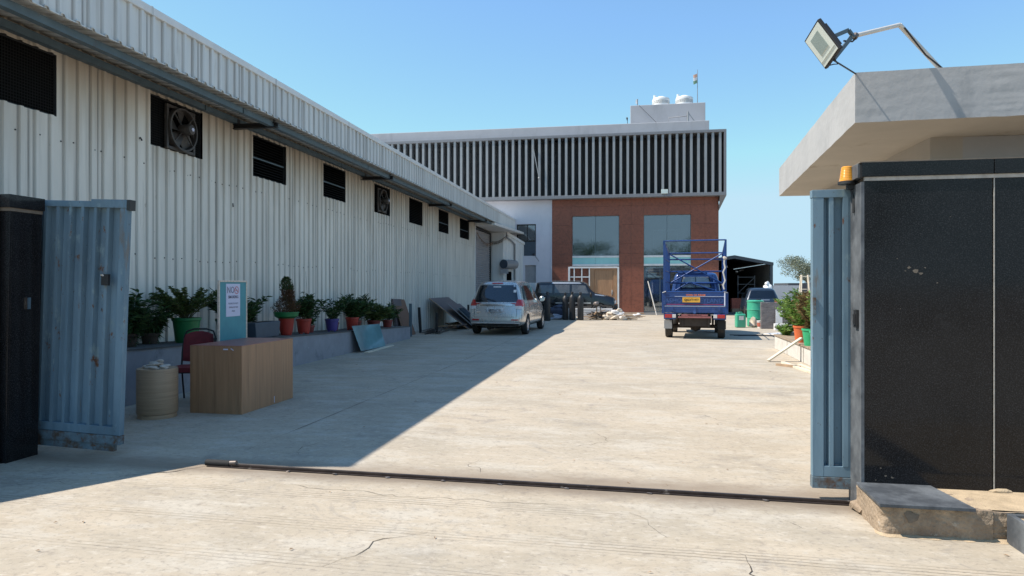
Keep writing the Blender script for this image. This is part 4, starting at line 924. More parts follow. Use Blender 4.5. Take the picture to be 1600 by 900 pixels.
# ============================================================ gate leaves
def gate_leaf(name, label, x0, x1, y, zb, zt, end, grp='sliding blue gate leaves', th=.055, pitch=.19, off=.0, rot=0):
    """corrugated sheet in a tube frame; 'end' +1/-1 tells which end carries the heavy stile"""
    t = thing(name, label, 'gate', (x0 if end < 0 else x1, y, 0), 0, grp, rot=(0, rot, 0))
    L = x1-x0; s = 1 if end < 0 else -1       # local x runs from the stile into the leaf
    def bx(m, a, b, c, d, e, f): 
        a, b = a*s, b*s; m.box(min(a,b), max(a,b), c, d, e, f)
    m = MB(); bx(m, 0, .075, -th/2, th/2, zb, zt-.055); obj('stile', m, 'gate_blue', t, bev=.003)
    m = MB(); bx(m, -.004, L, -th/2-.002, th/2+.002, zt-.055, zt+.0); obj('top_rail', m, 'gate_blue', t, bev=.003)
    m = MB(); bx(m, .075, L, -th/2+.001, th/2-.001, zb, zb+.075); obj('bottom_rail', m, 'gate_blue', t, bev=.003)
    m = MB(); bx(m, -.002, L, -th/2-.004, th/2+.004, zb-.082, zb-.003); obj('rusty_sole', m, 'gate_rust', t, bev=.002)
    m = MB(); x = .075; pr = [(x, .024)]
    x += off
    while x < L-.02:
        pr += [(x, .024), (x+.006, -.026), (x+.034, -.026), (x+.040, .024)]; x += pitch
    pr.append((L, .024)); pr = [p for p in pr if p[0] <= L]
    vs = []
    for (a, b) in pr: vs += [(a*s, b, zb+.075), (a*s, b, zt-.055)]
    m.add(vs, [(2*i, 2*i+2, 2*i+3, 2*i+1) for i in range(len(pr)-1)]); obj('corrugated_sheet', m, 'gate_blue', t, recalc=False)
    for xx in (1.0, 2.0, 3.0):
        if xx < L-.1:
            m = MB(); bx(m, xx, xx+.05, th/2-.02, th/2+.015, zb+.075, zt-.055); obj('stiffener', m, 'gate_blue', t)
    return t, s
gl_, s_ = gate_leaf('gate_leaf', 'dented blue steel gate leaf open at the left pillar', -7.6, -4.45, 5.34, .175, 2.245, 1, rot=R(2.3), pitch=.128, off=.10)
m = MB(); m.box(-.215, -.145, -.055, -.030, 1.50, 1.60); obj('latch_box', m, 'black_steel', gl_)
m = MB(); m.lump((-.21,-.05,1.59), (.022,.012,.012), 4, 1); obj('padlock', m, 'pipe_white', gl_)
m = MB(); m.box(-.004,.03,-.034,.034,2.17,2.262); obj('corner_bracket', m, 'black_steel', gl_)
m = MB(); m.box(-.36,-.005,-.0345,-.0285,2.19,2.262); obj('cover_plate', m, 'gate_blue', gl_)
m = MB(); m.box(-1.5,-.06,-.02,.02,.03,.093); obj('roller_channel', m, 'gate_rust', gl_)
gr_, s_ = gate_leaf('gate_leaf', 'narrow visible end of the blue gate leaf beside the black granite pillar', 1.265, 4.4, 5.085, .165, 2.175, -1, pitch=.125, off=.03)
m = MB(); m.box(.0,.02,-.045,-.028,1.3,1.42); obj('keeper', m, 'gate_rust', gr_)
m = MB(); m.box(.20,.235,-.03,-.018,.24,2.12); obj('cover_strip', m, 'gate_blue', gr_)
# left pillar and splayed wing wall
lp = thing('granite_pillar', 'black granite clad gate pillar at the left edge', 'pillar', (-5.2, 4.92, 0), rot=(0, R(1.2), 0))
def L2(name, m, mat, **k): return obj(name, m, mat, lp, **k)
m = MB(); m.box(-1.2, -.012, .012, .30, 0, 2.16); L2('pillar_core', m, 'mortar')
m = MB(); m.box(-.012, .006, .012, .31, .0, 2.135); L2('side_slab', m, 'granite_black', bev=.002)
m = MB(); m.box(-1.2, .006, -.006, .011, .0, 2.135); L2('front_slab', m, 'granite_black', bev=.002)
m = MB(); m.box(-1.2, .025, -.03, .32, 2.165, 2.275); L2('cap_slab', m, 'granite_black', bev=.002)
m = MB(); m.box(-1.2, .012, -.012, .31, 2.136, 2.164); L2('mortar_joint', m, 'mortar')
m = MB(); m.box(.006, .022, .16, .195, 1.30, 1.40); L2('hinge_plate', m, 'chrome')
ww = thing('wing_wall', 'black granite wing wall running forward from the left pillar', 'wall', (-5.23, 4.85, 0))
m = MB(); q = [(-5.23,4.88),(-6.95,2.2),(-7.2,2.35),(-5.5,4.95)]; m.prism(q, 0, 2.27); P(ww, 'wall_body', m, 'granite_black', bev=.003)

# ============================================================ left planter and pots
def ptop(y): return .535-.032*(y-13)
pt = thing('planter_bench', 'long low grey plastered planter along the white warehouse wall', 'planter', (-6.18, 7, 0))
m = MB(); ya, yb_ = 6.2, 18.6
m.add([(-6.18,ya,0),(-6.98,ya,0),(-6.98,yb_,0),(-6.18,yb_,0),(-6.18,ya,ptop(ya)-.02),(-6.98,ya,ptop(ya)-.02),(-6.98,yb_,ptop(yb_)-.02),(-6.18,yb_,ptop(yb_)-.02)],
      [(0,1,2,3),(4,5,6,7),(0,1,5,4),(1,2,6,5),(2,3,7,6),(3,0,4,7)]); P(pt, 'planter_body', m, 'planter_plaster')
m = MB(); e = .02
m.add([(-6.165,ya,ptop(ya)-.02),(-6.98,ya,ptop(ya)-.02),(-6.98,yb_+.01,ptop(yb_)-.02),(-6.165,yb_+.01,ptop(yb_)-.02),(-6.165,ya,ptop(ya)),(-6.98,ya,ptop(ya)),(-6.98,yb_+.01,ptop(yb_)),(-6.165,yb_+.01,ptop(yb_))],
      [(0,1,2,3),(4,5,6,7),(0,1,5,4),(1,2,6,5),(2,3,7,6),(3,0,4,7)]); P(pt, 'coping', m, 'planter_top')

def stemplant(rootp, h, spread, nst, lpl, L, Wd, seed, mat='leaf_dark', stem='stem', lean=(0,0), start=.25, droop=.2, parent=None, whorl=3):
    """stems rising from rootp, each set with leaves; returns (stems MB, leaves MB)"""
    r = random.Random(seed); ms, ml = MB(), MB()
    for i in range(nst):
        a = r.uniform(0, 2*pi); sp = spread*r.uniform(.15,1)**.7; hh_ = h*r.uniform(.55,1)*(1-.25*(sp/spread)**2)
        p0 = Vector((r.uniform(-.04,.04), r.uniform(-.04,.04), 0)); tip = Vector((cos(a)*sp+lean[0], sin(a)*sp+lean[1], hh_)); midp = Vector((cos(a)*sp*.35+lean[0]*.3, sin(a)*sp*.35+lean[1]*.3, hh_*.6))
        pts = [(p0*(1-t)**2 + midp*2*t*(1-t) + tip*t*t) for t in [k/6 for k in range(7)]]
        ms.tube(pts, .008, 4, .003)
        for k in range(lpl):
            t = start + (1-start)*(k/lpl)**.85 + r.uniform(-.02,.02); t = min(1, max(0, t))
            p = p0*(1-t)**2 + midp*2*t*(1-t) + tip*t*t
            for wv in range(whorl):
                b = r.uniform(0, 2*pi); up = r.uniform(.1,1.0)-droop*(1-t)
                d = Vector((cos(b), sin(b), up)).normalized(); ln = L*r.uniform(.6,1.15)
                side = d.cross(Vector((r.uniform(-.4,.4), r.uniform(-.4,.4), 1))).normalized()*Wd*r.uniform(.7,1.2)/2
                dr = Vector((0,0,-ln*.22*r.random())); m1 = p+d*ln*.45
                ml.add([p, m1+side+Vector((0,0,.01)), p+d*ln+dr, m1-side+Vector((0,0,.01))], [(0,1,2),(0,2,3)])
    return ms, ml
def addplant(t, z, args, mat, tx=0, ty=0, **k):
    ms, ml = stemplant(None, *args, **k)
    o = obj('stem', ms, 'stem', t); o.location = (tx, ty, z)
    o = obj('foliage', ml, mat, t, recalc=False); o.location = (tx, ty, z); tag(o, kind='stuff')
def pot(t, r, h, mat, taper=.74, feet=False, rim=.04):
    m = MB(); m.lathe([(r*taper,0),(r*(taper+(1-taper)*.8),h-rim-.005),(r*1.0,h-rim),(r*1.03,h-rim+.004),(r*1.03,h),(r*.93,h),(r*.90,h-.05)], 24)
    p = obj('pot', m, mat, t, smooth=30)
    m = MB(); m.lathe([(r*.90,h-.045),(0,h-.035)], 16); obj('soil', m, 'soil', t)
    if feet:
        for k in range(4):
            a = pi/4+k*pi/2; m = MB(); m.box(-.02,.02,-.02,.02,-.03,.0); o = obj('pot_foot', m, mat, t); o.location = (r*.6*cos(a), r*.6*sin(a), 0)
GRP = 'potted plants on the long planter'
def potted(label, x, y, r, h, mat, plant, leaf, name='potted_plant', z=None, **k):
    t = thing(name, label, 'potted plant', (x, y, ptop(y) if z is None else z), random.uniform(0,6), GRP)
    if k.pop('feet', False): t.location.z += .03; pot(t, r, h, mat, feet=True)
    else: pot(t, r, h, mat)
    addplant(t, h-.05, plant, leaf, **k); return t
potted('bushy shrub in the big bright green pot behind the maroon chair', -6.5, 9.12, .20, .37, 'pot_green', (.58,.54,44,18,.06,.024,1), 'leaf_yellow', whorl=5, start=.3)
t = thing('potted_plant', 'dark long-leaved bush at the gate edge, leftmost on the planter', 'potted plant', (-6.55, 7.95, ptop(7.95)), 0, GRP); pot(t, .15, .18, 'soil'); addplant(t, .10, (.68,.38,18,17,.17,.032,2), 'leaf_dark', whorl=5, start=.0, droop=1.5)
t = thing('potted_plant', 'dark drooping shrub between the gate edge and the green pot', 'potted plant', (-6.72, 8.62, ptop(8.6)), 0, GRP); pot(t, .12, .16, 'soil'); addplant(t, .10, (.52,.40,15,15,.13,.028,3), 'leaf_dark', whorl=5, start=.0, droop=1.5)
t = potted('broad-leaved plant in the dark green pot beside the notice board', -6.55, 10.25, .19, .34, 'pot_dkgreen', (.56,.48,20,16,.13,.03,4), 'leaf_dark', whorl=3)
m = MB(); rr_ = random.Random(31)
for k in range(9):
    a = k*2.4; up = rr_.uniform(.55,.85); out = rr_.uniform(.15,.36); pts = [Vector((cos(a)*out*s*s, sin(a)*out*s*s, up*s-.12*s*s)) for s in [j/5 for j in range(6)]]
    sd_ = Vector((-sin(a), cos(a), 0)); vs = []
    for j, p in enumerate(pts): wv = .045*sin(pi*min(.98,(j+.7)/5.6)); vs += [p-sd_*wv+Vector((0,0,.012)), p, p+sd_*wv+Vector((0,0,.012))]
    m.add(vs, [(3*j+q, 3*j+q+1, 3*j+q+4, 3*j+q+3) for j in range(5) for q in (0,1)])
o = obj('broad_leaf', m, 'leaf_dark', t, recalc=False); o.location = (0,0,.3)
t = thing('potted_plant', 'low dark leafy plant just right of the notice board', 'potted plant', (-6.72, 11.2, ptop(11.2)), 0, GRP); pot(t, .13, .2, 'pot_dkgreen'); addplant(t, .15, (.66,.44,14,15,.16,.036,5), 'leaf_dark', whorl=3)
# blue grey trough
t = thing('trough_planter', 'dark blue grey rectangular trough between notice board and dry conifer', 'trough', (-6.42, 11.05, ptop(11.05)), R(90))
m = MB(); m.prism([(-.38,0),(.38,0),(.42,.27),(-.42,.27)], -.14, .14, 'y'); obj('trough_body', m, 'trough', t, bev=.01)
m = MB(); m.box(-.38,.38,-.11,.11,.255,.273); obj('soil', m, 'soil', t)
# dry conifer in green bowl on tall red pot
t = thing('dry_conifer', 'browned cone-shaped conifer in green bowl on tall red pot', 'potted plant', (-6.42, 11.95, ptop(11.95)), 0, GRP)
m = MB(); m.lathe([(.095,0),(.12,.1),(.145,.31),(.150,.33),(.14,.33)], 24); obj('tall_pot', m, 'pot_red', t, smooth=30)
m = MB(); m.lathe([(.13,.31),(.215,.36),(.225,.42),(.235,.42),(.235,.44),(.20,.44),(.19,.41)], 28); obj('bowl', m, 'pot_green', t, smooth=30)
m = MB(); m.lathe([(.2,.41),(0,.42)], 16); obj('soil', m, 'soil', t)
rc = random.Random(77); ms = MB(); ml = MB(); md = MB(); ms.tube([(0,0,.4),(0,0,1.05)], .018, 6, .005)
ms.tube([(0,0,.55),(.0,.11,.9)], .01, 5, .004)
for i in range(5200):
    u = rc.random(); z = .44 + .66*u**1.1
    rad = (.235*(1-u)**.62*(.7+.3*sin(u*9)))+.025
    c0 = Vector((0, 0, 0)); 
    if rc.random() < .26: z = .5+.44*rc.random(); rad = .075*(1.05-(z-.5)/.46)**.5+.01; c0 = Vector((.03,.12,0))
    a = rc.uniform(0,2*pi); q = rc.random()**.4; bumpk = 1+.22*sin(a*5+z*30)
    p = c0+Vector((cos(a)*rad*q*bumpk, sin(a)*rad*q*bumpk, z)); d = Vector((cos(a)*.5+rc.uniform(-.3,.3), sin(a)*.5+rc.uniform(-.3,.3), rc.uniform(.3,1))).normalized(); ln = rc.uniform(.018,.042); sd_ = d.cross(Vector((rc.uniform(-1,1),rc.uniform(-1,1),.3))).normalized()*.007
    (md if (z > .86 and rc.random() < .75) or rc.random() < .06 else ml).add([p-sd_, p+sd_, p+d*ln], [(0,1,2)])
obj('stem', ms, 'bark', t); tag(obj('dry_foliage', ml, 'leaf_dry', t, recalc=False), kind='stuff'); tag(obj('green_tips', md, 'leaf_dark', t, recalc=False), kind='stuff')
potted('leafy dark plant in the red pot right of the dry conifer', -6.42, 12.65, .15, .27, 'pot_red', (.56,.36,16,16,.15,.032,6), 'leaf_dark', whorl=4, feet=True)
m = MB()
t = thing('potted_plant', 'sparse tall-stemmed plant left of the blue pot', 'potted plant', (-6.65, 13.35, ptop(13.35)), 0, GRP); pot(t, .11, .15, 'pot_maroon'); addplant(t, .1, (.72,.44,12,11,.14,.032,8), 'leaf_dark', whorl=3, start=.15)
m = MB(); m.tube([(0,0,.15),(.02,-.06,.55),(.0,-.30,.86)], .006, 5, .003); m.tube([(0,.02,.15),(.02,-.14,.8),(.02,-.20,1.28)], .005, 5, .002); obj('stem', m, 'stem', t)
m = MB(); 
for k in range(9): a = k*.7; p = Vector((0,-.30,.86)); d = Vector((.5*cos(a), sin(a), -.1+.2*cos(k))).normalized()*.12; s2 = d.cross(Vector((0,0,1))).normalized()*.014; m.add([p, p+d*.5+s2, p+d, p+d*.5-s2], [(0,1,2,3)])
obj('top_leaf', m, 'leaf_dark', t, recalc=False)
potted('leafy plant in the only blue pot', -6.42, 13.95, .15, .25, 'pot_blue', (.56,.42,10,11,.15,.034,9), 'leaf_dark', whorl=3, feet=True)
t = thing('potted_plant', 'small maroon pot tucked right of the blue pot', 'potted plant', (-6.62, 14.5, ptop(14.5)), 0, GRP); pot(t, .11, .19, 'pot_maroon'); addplant(t, .12, (.30,.2,7,8,.08,.02,10), 'leaf_dark', whorl=3)
potted('full bushy plant in the red pot left of the leaning glass sheets', -6.42, 15.05, .155, .27, 'pot_red', (.62,.50,20,15,.15,.036,11), 'leaf_dark', whorl=4, feet=True, start=.15)
t = thing('potted_plant', 'dark dense bush between the last two red pots', 'potted plant', (-6.72, 16.0, ptop(16.0)), 0, GRP); pot(t, .13, .2, 'pot_maroon'); addplant(t, .15, (.72,.46,18,15,.15,.034,12), 'leaf_dark', whorl=4)
potted('spiky yellow-green plant in the red pot behind the glass sheets', -6.55, 16.75, .17, .2, 'pot_maroon', (.50,.46,20,10,.28,.030,13), 'leaf_yellow', whorl=3, droop=.6)
potted('arching plant in the small maroon pot, last on the planter', -6.42, 17.4, .14, .2, 'pot_maroon', (.48,.48,13,10,.22,.030,14), 'leaf_mid', whorl=3, droop=.5)

# leaning glass sheets
t = thing('glass_sheets', 'stack of pale green glass sheets leaning on the planter', 'glass sheets', (-5.93, 15.2, .03), R(90-2))
ang = R(17)
for k in range(3):
    m = MB(); hh_ = .58-.03*k; w0 = .72
    c = Vector((0.03*k-.02, .012*k+.0, 0)); u = Vector((0, sin(ang), cos(ang)))
    a = c+Vector((-w0,0,0)); b = c+Vector((w0-.02,0,0)); th_ = Vector((0,.006,0))
    m.add([a, b, b+u*hh_*.98, a+u*(hh_+.02)+Vector((-.10,0,0)), a+th_, b+th_, b+u*hh_*.98+th_, a+u*(hh_+.02)+Vector((-.10,0,0))+th_], [(0,1,2,3),(4,5,6,7),(0,1,5,4),(1,2,6,5),(2,3,7,6),(3,0,4,7)])
    obj('glass_sheet', m, 'loose_glass', t)
t = thing('glass_batten', 'thin wooden batten on the ground under the leaning glass', 'batten', (-5.85, 15.3, .0), R(92))
m = MB(); m.box(-.9,.95,-.06,.04,.002,.028); obj('batten', m, 'wood_pale', t)
# brown boards, posts
t = thing('board', 'brown plywood board leaning between steel posts at the planter end', 'board', (-6.55, 19.9, 0))
m = MB(); m.add([(-.02,-.62,.0),(-.02,.42,0.0),(-.42,.50,1.08),(-.42,-.50,1.12),(-.045,-.62,.0),(-.045,.42,0.0),(-.445,.50,1.08),(-.445,-.50,1.12)], [(0,1,2,3),(4,5,6,7),(0,1,5,4),(1,2,6,5),(2,3,7,6),(3,0,4,7)]); obj('sheet', m, 'ply_brown', t)
t = thing('board', 'dark board edge standing behind the brown plywood board', 'board', (-6.85, 19.45, 0))
m = MB(); m.add([(.10,-.2,0),(.10,.5,0),(-.08,.5,1.1),(-.08,-.2,1.12),(.05,-.2,0),(.05,.5,0),(-.13,.5,1.1),(-.13,-.2,1.12)], [(0,1,2,3),(4,5,6,7),(0,1,5,4),(1,2,6,5),(2,3,7,6),(3,0,4,7)]); obj('sheet', m, 'dark_sheet', t)
for (x, y, h, lab, ln) in ((-6.95,18.95,.98,'short dark steel post at the end of the planter, left of the brown board',0),(-6.42,19.35,.98,'blue grey steel post in front of the brown plywood board',0),(-6.6,20.9,.82,'leaning black post stub right of the brown board',-.05),(-5.98,20.6,.66,'short black post stub before the leaning dark sheets',0),(-6.4,26.6,.75,'thin black stub between the dark sheets and the silver car',0)):
    t = thing('steel_post', lab, 'post', (x, y, 0), 0, 'steel post stubs by the wall')
    m = MB(); m.bar((0,0,0),(ln,0,h),.075,.075,(0,1,0)); obj('post', m, 'steel_blue' if 'blue' in lab or 'planter' in lab else 'black_steel', t, bev=.004)
# pile of rods
rp = random.Random(12)
t = thing('rod_pile', 'flat pile of grey metal rods on the ground before the posts', 'rods', (-6.2, 21.0, 0), R(96))
for k in range(16):
    a = R(rp.uniform(-9,9)); L = rp.uniform(.8,1.5); y = rp.uniform(-.32,.32); z = .015+.02*(k//5)+.004*k; m = MB()
    c = Vector((rp.uniform(-.2,.2), y, z)); d = Vector((cos(a), sin(a), 0))*L/2; m.bar(c-d, c+d, .035, .022); obj('rod', m, 'scrap_metal', t)
t = thing('scrap_heap', 'low heap of dark offcuts and brown scraps along the warehouse wall', 'scrap', (-6.1, 23.4, 0), R(94))
for k in range(26):
    a = rp.uniform(-.9,.9); L = rp.uniform(.25,1.0); m = MB(); c = Vector((rp.uniform(-1.5,1.5), rp.uniform(-.3,.3), rp.uniform(.03,.16))); d = Vector((cos(a), sin(a), rp.uniform(-.12,.12)))*L/2
    m.bar(c-d, c+d, rp.uniform(.03,.12), rp.uniform(.015,.05)); obj('offcut', m, rp.choice(['scrap_metal','black_plastic','wood_raw','ply_brown']), t)
t = thing('dark_sheets', 'dark reflective sheets with pale edges leaning on the warehouse wall', 'sheets', (-6.05, 24.2, 0))
for k, (y0, y1, x0, x1, h, mt, zo) in enumerate([(-1.55,1.1,.55,-.80,1.08,'dark_sheet',0),(-1.2,.5,.72,-.20,.85,'dark_sheet',0.01),(-1.1,-.1,.80,.10,.72,'window_glass',.02)]):
    m = MB(); vs = [(x0,y0+.25,zo),(x0,y1+.45,zo),(x1,y1-.1,h),(x1,y0,h)]; th_ = .03
    m.add(vs+[(a-.02,b,c-.02 if c > .1 else c) for a,b,c in vs], [(0,1,2,3),(4,5,6,7),(0,1,5,4),(1,2,6,5),(2,3,7,6),(3,0,4,7)]); obj('sheet', m, mt, t)
    m = MB(); m.bar(vs[0], vs[3], .03, .03); m.bar(vs[0], vs[1], .03, .03); obj('edge_strip', m, 'fin_grey' if k else 'wood_raw', t)

# ============================================================ desk, drum, chair, board
t = thing('desk', 'wood-laminate reception desk with maroon top in the shade', 'desk', (-4.79, 7.86, 0), R(-0.5))
dw, dl, dh = .335, .60, .80
m = MB(); m.box(-dw, -dw+.02, -dl+.02, dl-.02, .0, dh-.02); obj('side_panel', m, 'laminate', t, bev=.0015)
m = MB(); m.box(dw-.02, dw, -dl+.0, dl, .0, dh-.02); obj('front_panel', m, 'laminate', t, bev=.0015)
m = MB(); m.box(-dw, dw-.021, -dl, -dl+.02, .0, dh-.02); obj('end_panel', m, 'laminate', t, bev=.0015)
m = MB(); m.box(-dw, dw-.021, dl-.02, dl, .0, dh-.02); obj('end_panel', m, 'laminate', t, bev=.0015)
m = MB(); m.box(-dw-.001, dw+.001, -dl-.001, dl+.001, dh-.02, dh-.002); obj('top_board', m, 'laminate', t, bev=.001)
m = MB(); m.box(-dw+.004, dw-.004, -dl+.004, dl-.004, dh-.002, dh+.0015); obj('top_sheet', m, 'desk_top', t)
m = MB(); m.box(.10,.16,-dl-.006,-dl-.001,dh-.050,dh-.034); m.bar((.20,-dl-.008,dh-.030),(.235,-dl-.008,dh-.052),.006,.008); obj('torn_sticker', m, 'paper', t)
m = MB(); m.box(dw+.0005, dw+.004, .12, .128, .02, .10); obj('panel_chip', m, 'paper', t)
t = thing('drum_stool', 'round wood-veneer drum with white cloths on top, nearest the gate', 'drum', (-5.345, 6.98, 0))
m = MB(); m.lathe([(.205,0),(.205,.045)], 48); obj('base_ring', m, 'laminate_round', t, smooth=40)
m = MB(); m.lathe([(.212,.05),(.216,.06),(.216,.545),(.212,.56),(.0,.562)], 48); obj('drum_body', m, 'laminate_round', t, smooth=40)
t = thing('cloth_bundle', 'crumpled pile of whitish cloths on the round drum', 'cloth', (-5.34, 6.98, .562))
rz = random.Random(4)
for k, (x, y, z, a, b) in enumerate([(-.06,-.02,.02,.10,.05),(.05,.0,.02,.09,.05),(0,-.03,.045,.075,.04),(-.10,.03,.015,.06,.04),(.10,-.04,.012,.06,.035),(.01,.02,.07,.05,.03),(.0,-.09,.012,.07,.04),(-.03,-.06,.035,.06,.03)]):
    m = MB(); m.lump((x,y,z),(a,b,.022),k+3,3); obj('folded_cloth', m, 'cloth_white', t, smooth=60)
t = thing('banquet_chair', 'maroon padded chair with black frame behind the desk', 'chair', (-5.60, 7.97, 0), R(16))
# local: facing -y
m = MB()
def padbox(x0,x1,y0,y1,z0,z1,cut=4,bul=.012):
    bm = bmesh.new(); bmesh.ops.create_cube(bm, size=1); bmesh.ops.subdivide_edges(bm, edges=bm.edges, cuts=cut, use_grid_fill=True)
    mb = MB(); 
    for v in bm.verts:
        q = v.co*2; s3 = Vector(q); l_ = max(abs(q.x),abs(q.y),abs(q.z)); k = (1-.10*(abs(q.x)**4+abs(q.y)**4)/2)
        v.co = Vector(((x0+x1)/2+(x1-x0)/2*q.x*(1-.05*abs(q.y)**5), (y0+y1)/2+(y1-y0)/2*q.y*(1-.06*abs(q.x)**5), (z0+z1)/2+(z1-z0)/2*q.z*k))
    bm.verts.index_update(); mb.add([v.co.copy() for v in bm.verts], [tuple(v.index for v in f.verts) for f in bm.faces]); bm.free(); return mb
obj('seat', padbox(-.21,.21,-.22,.20,.405,.465), 'maroon', t, smooth=60)
m = padbox(-.19,.19,-.025,.025,0,.40)
for i, v in enumerate(m.v):
    x, y, z = v; arch = 1 - .10*max(0,(z-.22)/.18)**2*(abs(x)/.19)**2; m.v[i] = (x*(1-.10*max(0,(z-.2)/.2)**2), y+.205+z*.18, .50+z*arch)
obj('backrest', m, 'maroon', t, smooth=60)
m = MB(); pts = [(-.20,.20,.46),(-.205,.24,.62),(-.20,.29,.82),(-.17,.305,.895),(-.08,.315,.925),(.08,.315,.925),(.17,.305,.895),(.20,.29,.82),(.205,.24,.62),(.20,.20,.46)]
m.tube(pts, .012, 8); obj('back_frame', m, 'black_steel', t, smooth=60)
m = MB(); m.tube([(-.2,-.2,.40),(.2,-.2,.40),(.2,.19,.40),(-.2,.19,.40),(-.2,-.2,.40)], .011, 6); obj('seat_frame', m, 'black_steel', t, smooth=60)
for sx in (-1,1):
    m = MB(); m.tube([(sx*.2,-.2,.40),(sx*.205,-.225,.0)], .012, 8); obj('leg', m, 'black_steel', t, smooth=60)
    m = MB(); m.tube([(sx*.2,.20,.46),(sx*.2,.21,.36),(sx*.205,.30,.0)], .012, 8); obj('leg', m, 'black_steel', t, smooth=60)
# notice board
nb = thing('notice_board', 'tall teal notice board with gold frame standing behind the desk', 'notice board', (-5.18, 8.22, 0), R(90))
# local x runs along world y; face looks to world +x  (local -y)
w2, zt_ = .325, 1.575
m = MB(); m.box(-w2+.02, w2-.02, -.006, .010, .28, zt_-.02); obj('board_panel', m, 'board_teal', nb)
for a, b, c, d in ((-w2,-w2+.022,.02,zt_),(w2-.022,w2,.02,zt_)):
    m = MB(); m.box(a,b,-.014,.014,c,d); obj('frame_rail', m, 'rail_gold', nb, bev=.004)
m = MB(); m.box(-w2+.022,w2-.022,-.014,.014,zt_-.022,zt_); obj('frame_rail', m, 'rail_gold', nb, bev=.004)
m = MB(); m.box(-.165,.155,-.010,-.007,1.10,1.53); sh = obj('notice_sheet', m, 'paper', nb)
text_obj('lettering', 'NO', .125, 'ink', sh, (-.065,-.0125,1.445), (pi/2,0,0), .0005, .85, bold=.0)
m = MB(); nR = 24
for k in range(nR):
    a, b = 2*pi*k/nR, 2*pi*(k+1)/nR; r0, r1 = .040, .052
    m.add([(.07+r0*cos(a),-.0125,1.445+r0*sin(a)),(.07+r0*cos(b),-.0125,1.445+r0*sin(b)),(.07+r1*cos(b),-.0125,1.445+r1*sin(b)),(.07+r1*cos(a),-.0125,1.445+r1*sin(a))], [(0,1,2,3)])
m.bar((.035,-.0125,1.475),(.105,-.0125,1.415),.008,.001); m.box(.04,.10,-.0127,-.0122,1.44,1.45); obj('no_smoking_sign', m, 'ink_red', sh)
text_obj('lettering', 'SMOKING', .052, 'ink', sh, (-.005,-.0125,1.355), (pi/2,0,0), .0005, 1.0, bold=.001)
for k in range(3): text_obj('lettering', ['PLEASE DO NOT','SMOKE IN THIS','AREA'][k], .030, 'ink', sh, (-.005,-.0125,1.27-k*.05), (pi/2,0,0), .0003)
m = MB(); m.tube([(0,.012,1.3),(0,.35,.02)], .012, 6); obj('rear_prop', m, 'black_steel', nb)
# ============================================================ VEHICLES
def hull(stations, name='body', sub=2, wells=(), well_r=.34, well_w=.28):
    """stations: (y_low,y_belt,y_roof, z_floor,z_belt,z_roof, w_low,w_belt,w_roof); lofted, subdivided, wheel wells cut"""
    rings = []
    for (yl, yb, yr, zf, zb, zr, wl, wb, wr) in stations:
        ym = (yl+yb)/2
        half = [(wl*.86, yl, zf), (wl, yl, zf+.10), (wl*1.005, ym*.6+yl*.4, zf+(zb-zf)*.5), (wb*1.0, yb, zb-.05), (wb*.97, yb, zb+.01),
                (wr+(wb-wr)*.12, yr*.9+yb*.1, zb+(zr-zb)*.82), (wr*.90, yr, zr-.02), (wr*.45, yr, zr)]
        rings.append([Vector(p) for p in half])
    n = len(rings[0]); bm = bmesh.new(); V = []
    for r in rings:
        V.append([bm.verts.new(p) for p in r] + [bm.verts.new((-p.x, p.y, p.z)) for p in r])
    def q(*a):
        try: bm.faces.new(a)
        except ValueError: pass
    for i in range(len(V)-1):
        for s in (0, n):
            for k in range(n-1): q(V[i][s+k], V[i+1][s+k], V[i+1][s+k+1], V[i][s+k+1])
        q(V[i][n-1], V[i+1][n-1], V[i+1][2*n-1], V[i][2*n-1]); q(V[i][0], V[i][n], V[i+1][n], V[i+1][0])
    for i in (0, len(V)-1):
        for k in range(n-1): q(V[i][k], V[i][k+1], V[i][n+k+1], V[i][n+k])
    bmesh.ops.recalc_face_normals(bm, faces=bm.faces)
    me = bpy.data.meshes.new(name); bm.to_mesh(me); bm.free()
    o = bpy.data.objects.new('tmp', me); COL.objects.link(o)
    sm = o.modifiers.new('s', 'SUBSURF'); sm.levels = sub; sm.render_levels = sub
    cut = None
    if wells:
        mb = MB()
        for (x, y, z) in wells: mb.lathe([(well_r, -well_w), (well_r, well_w)], 28, (x, y, z), 'x')
        cm = bpy.data.meshes.new('cut'); cm.from_pydata(mb.v, [], mb.f)
        b2 = bmesh.new(); b2.from_mesh(cm); bmesh.ops.recalc_face_normals(b2, faces=b2.faces); b2.to_mesh(cm); b2.free()
        cut = bpy.data.objects.new('cut', cm); COL.objects.link(cut)
        bo = o.modifiers.new('b', 'BOOLEAN'); bo.object = cut; bo.operation = 'DIFFERENCE'; bo.solver = 'EXACT'
    dg = bpy.context.evaluated_depsgraph_get(); dg.update()
    out = bpy.data.meshes.new_from_object(o.evaluated_get(dg))
    bpy.data.objects.remove(o)
    if cut: bpy.data.objects.remove(cut)
    return out
def finish(me, mat, parent, name='body'):
    me.materials.clear(); me.materials.append(M(mat)); me.polygons.foreach_set('use_smooth', [True]*len(me.polygons)); me.set_sharp_from_angle(angle=R(38))
    return obj(name, None, None, parent, data=me)
def bvh(me):
    return BVHTree.FromPolygons([v.co.copy() for v in me.vertices], [tuple(p.vertices) for p in me.polygons])
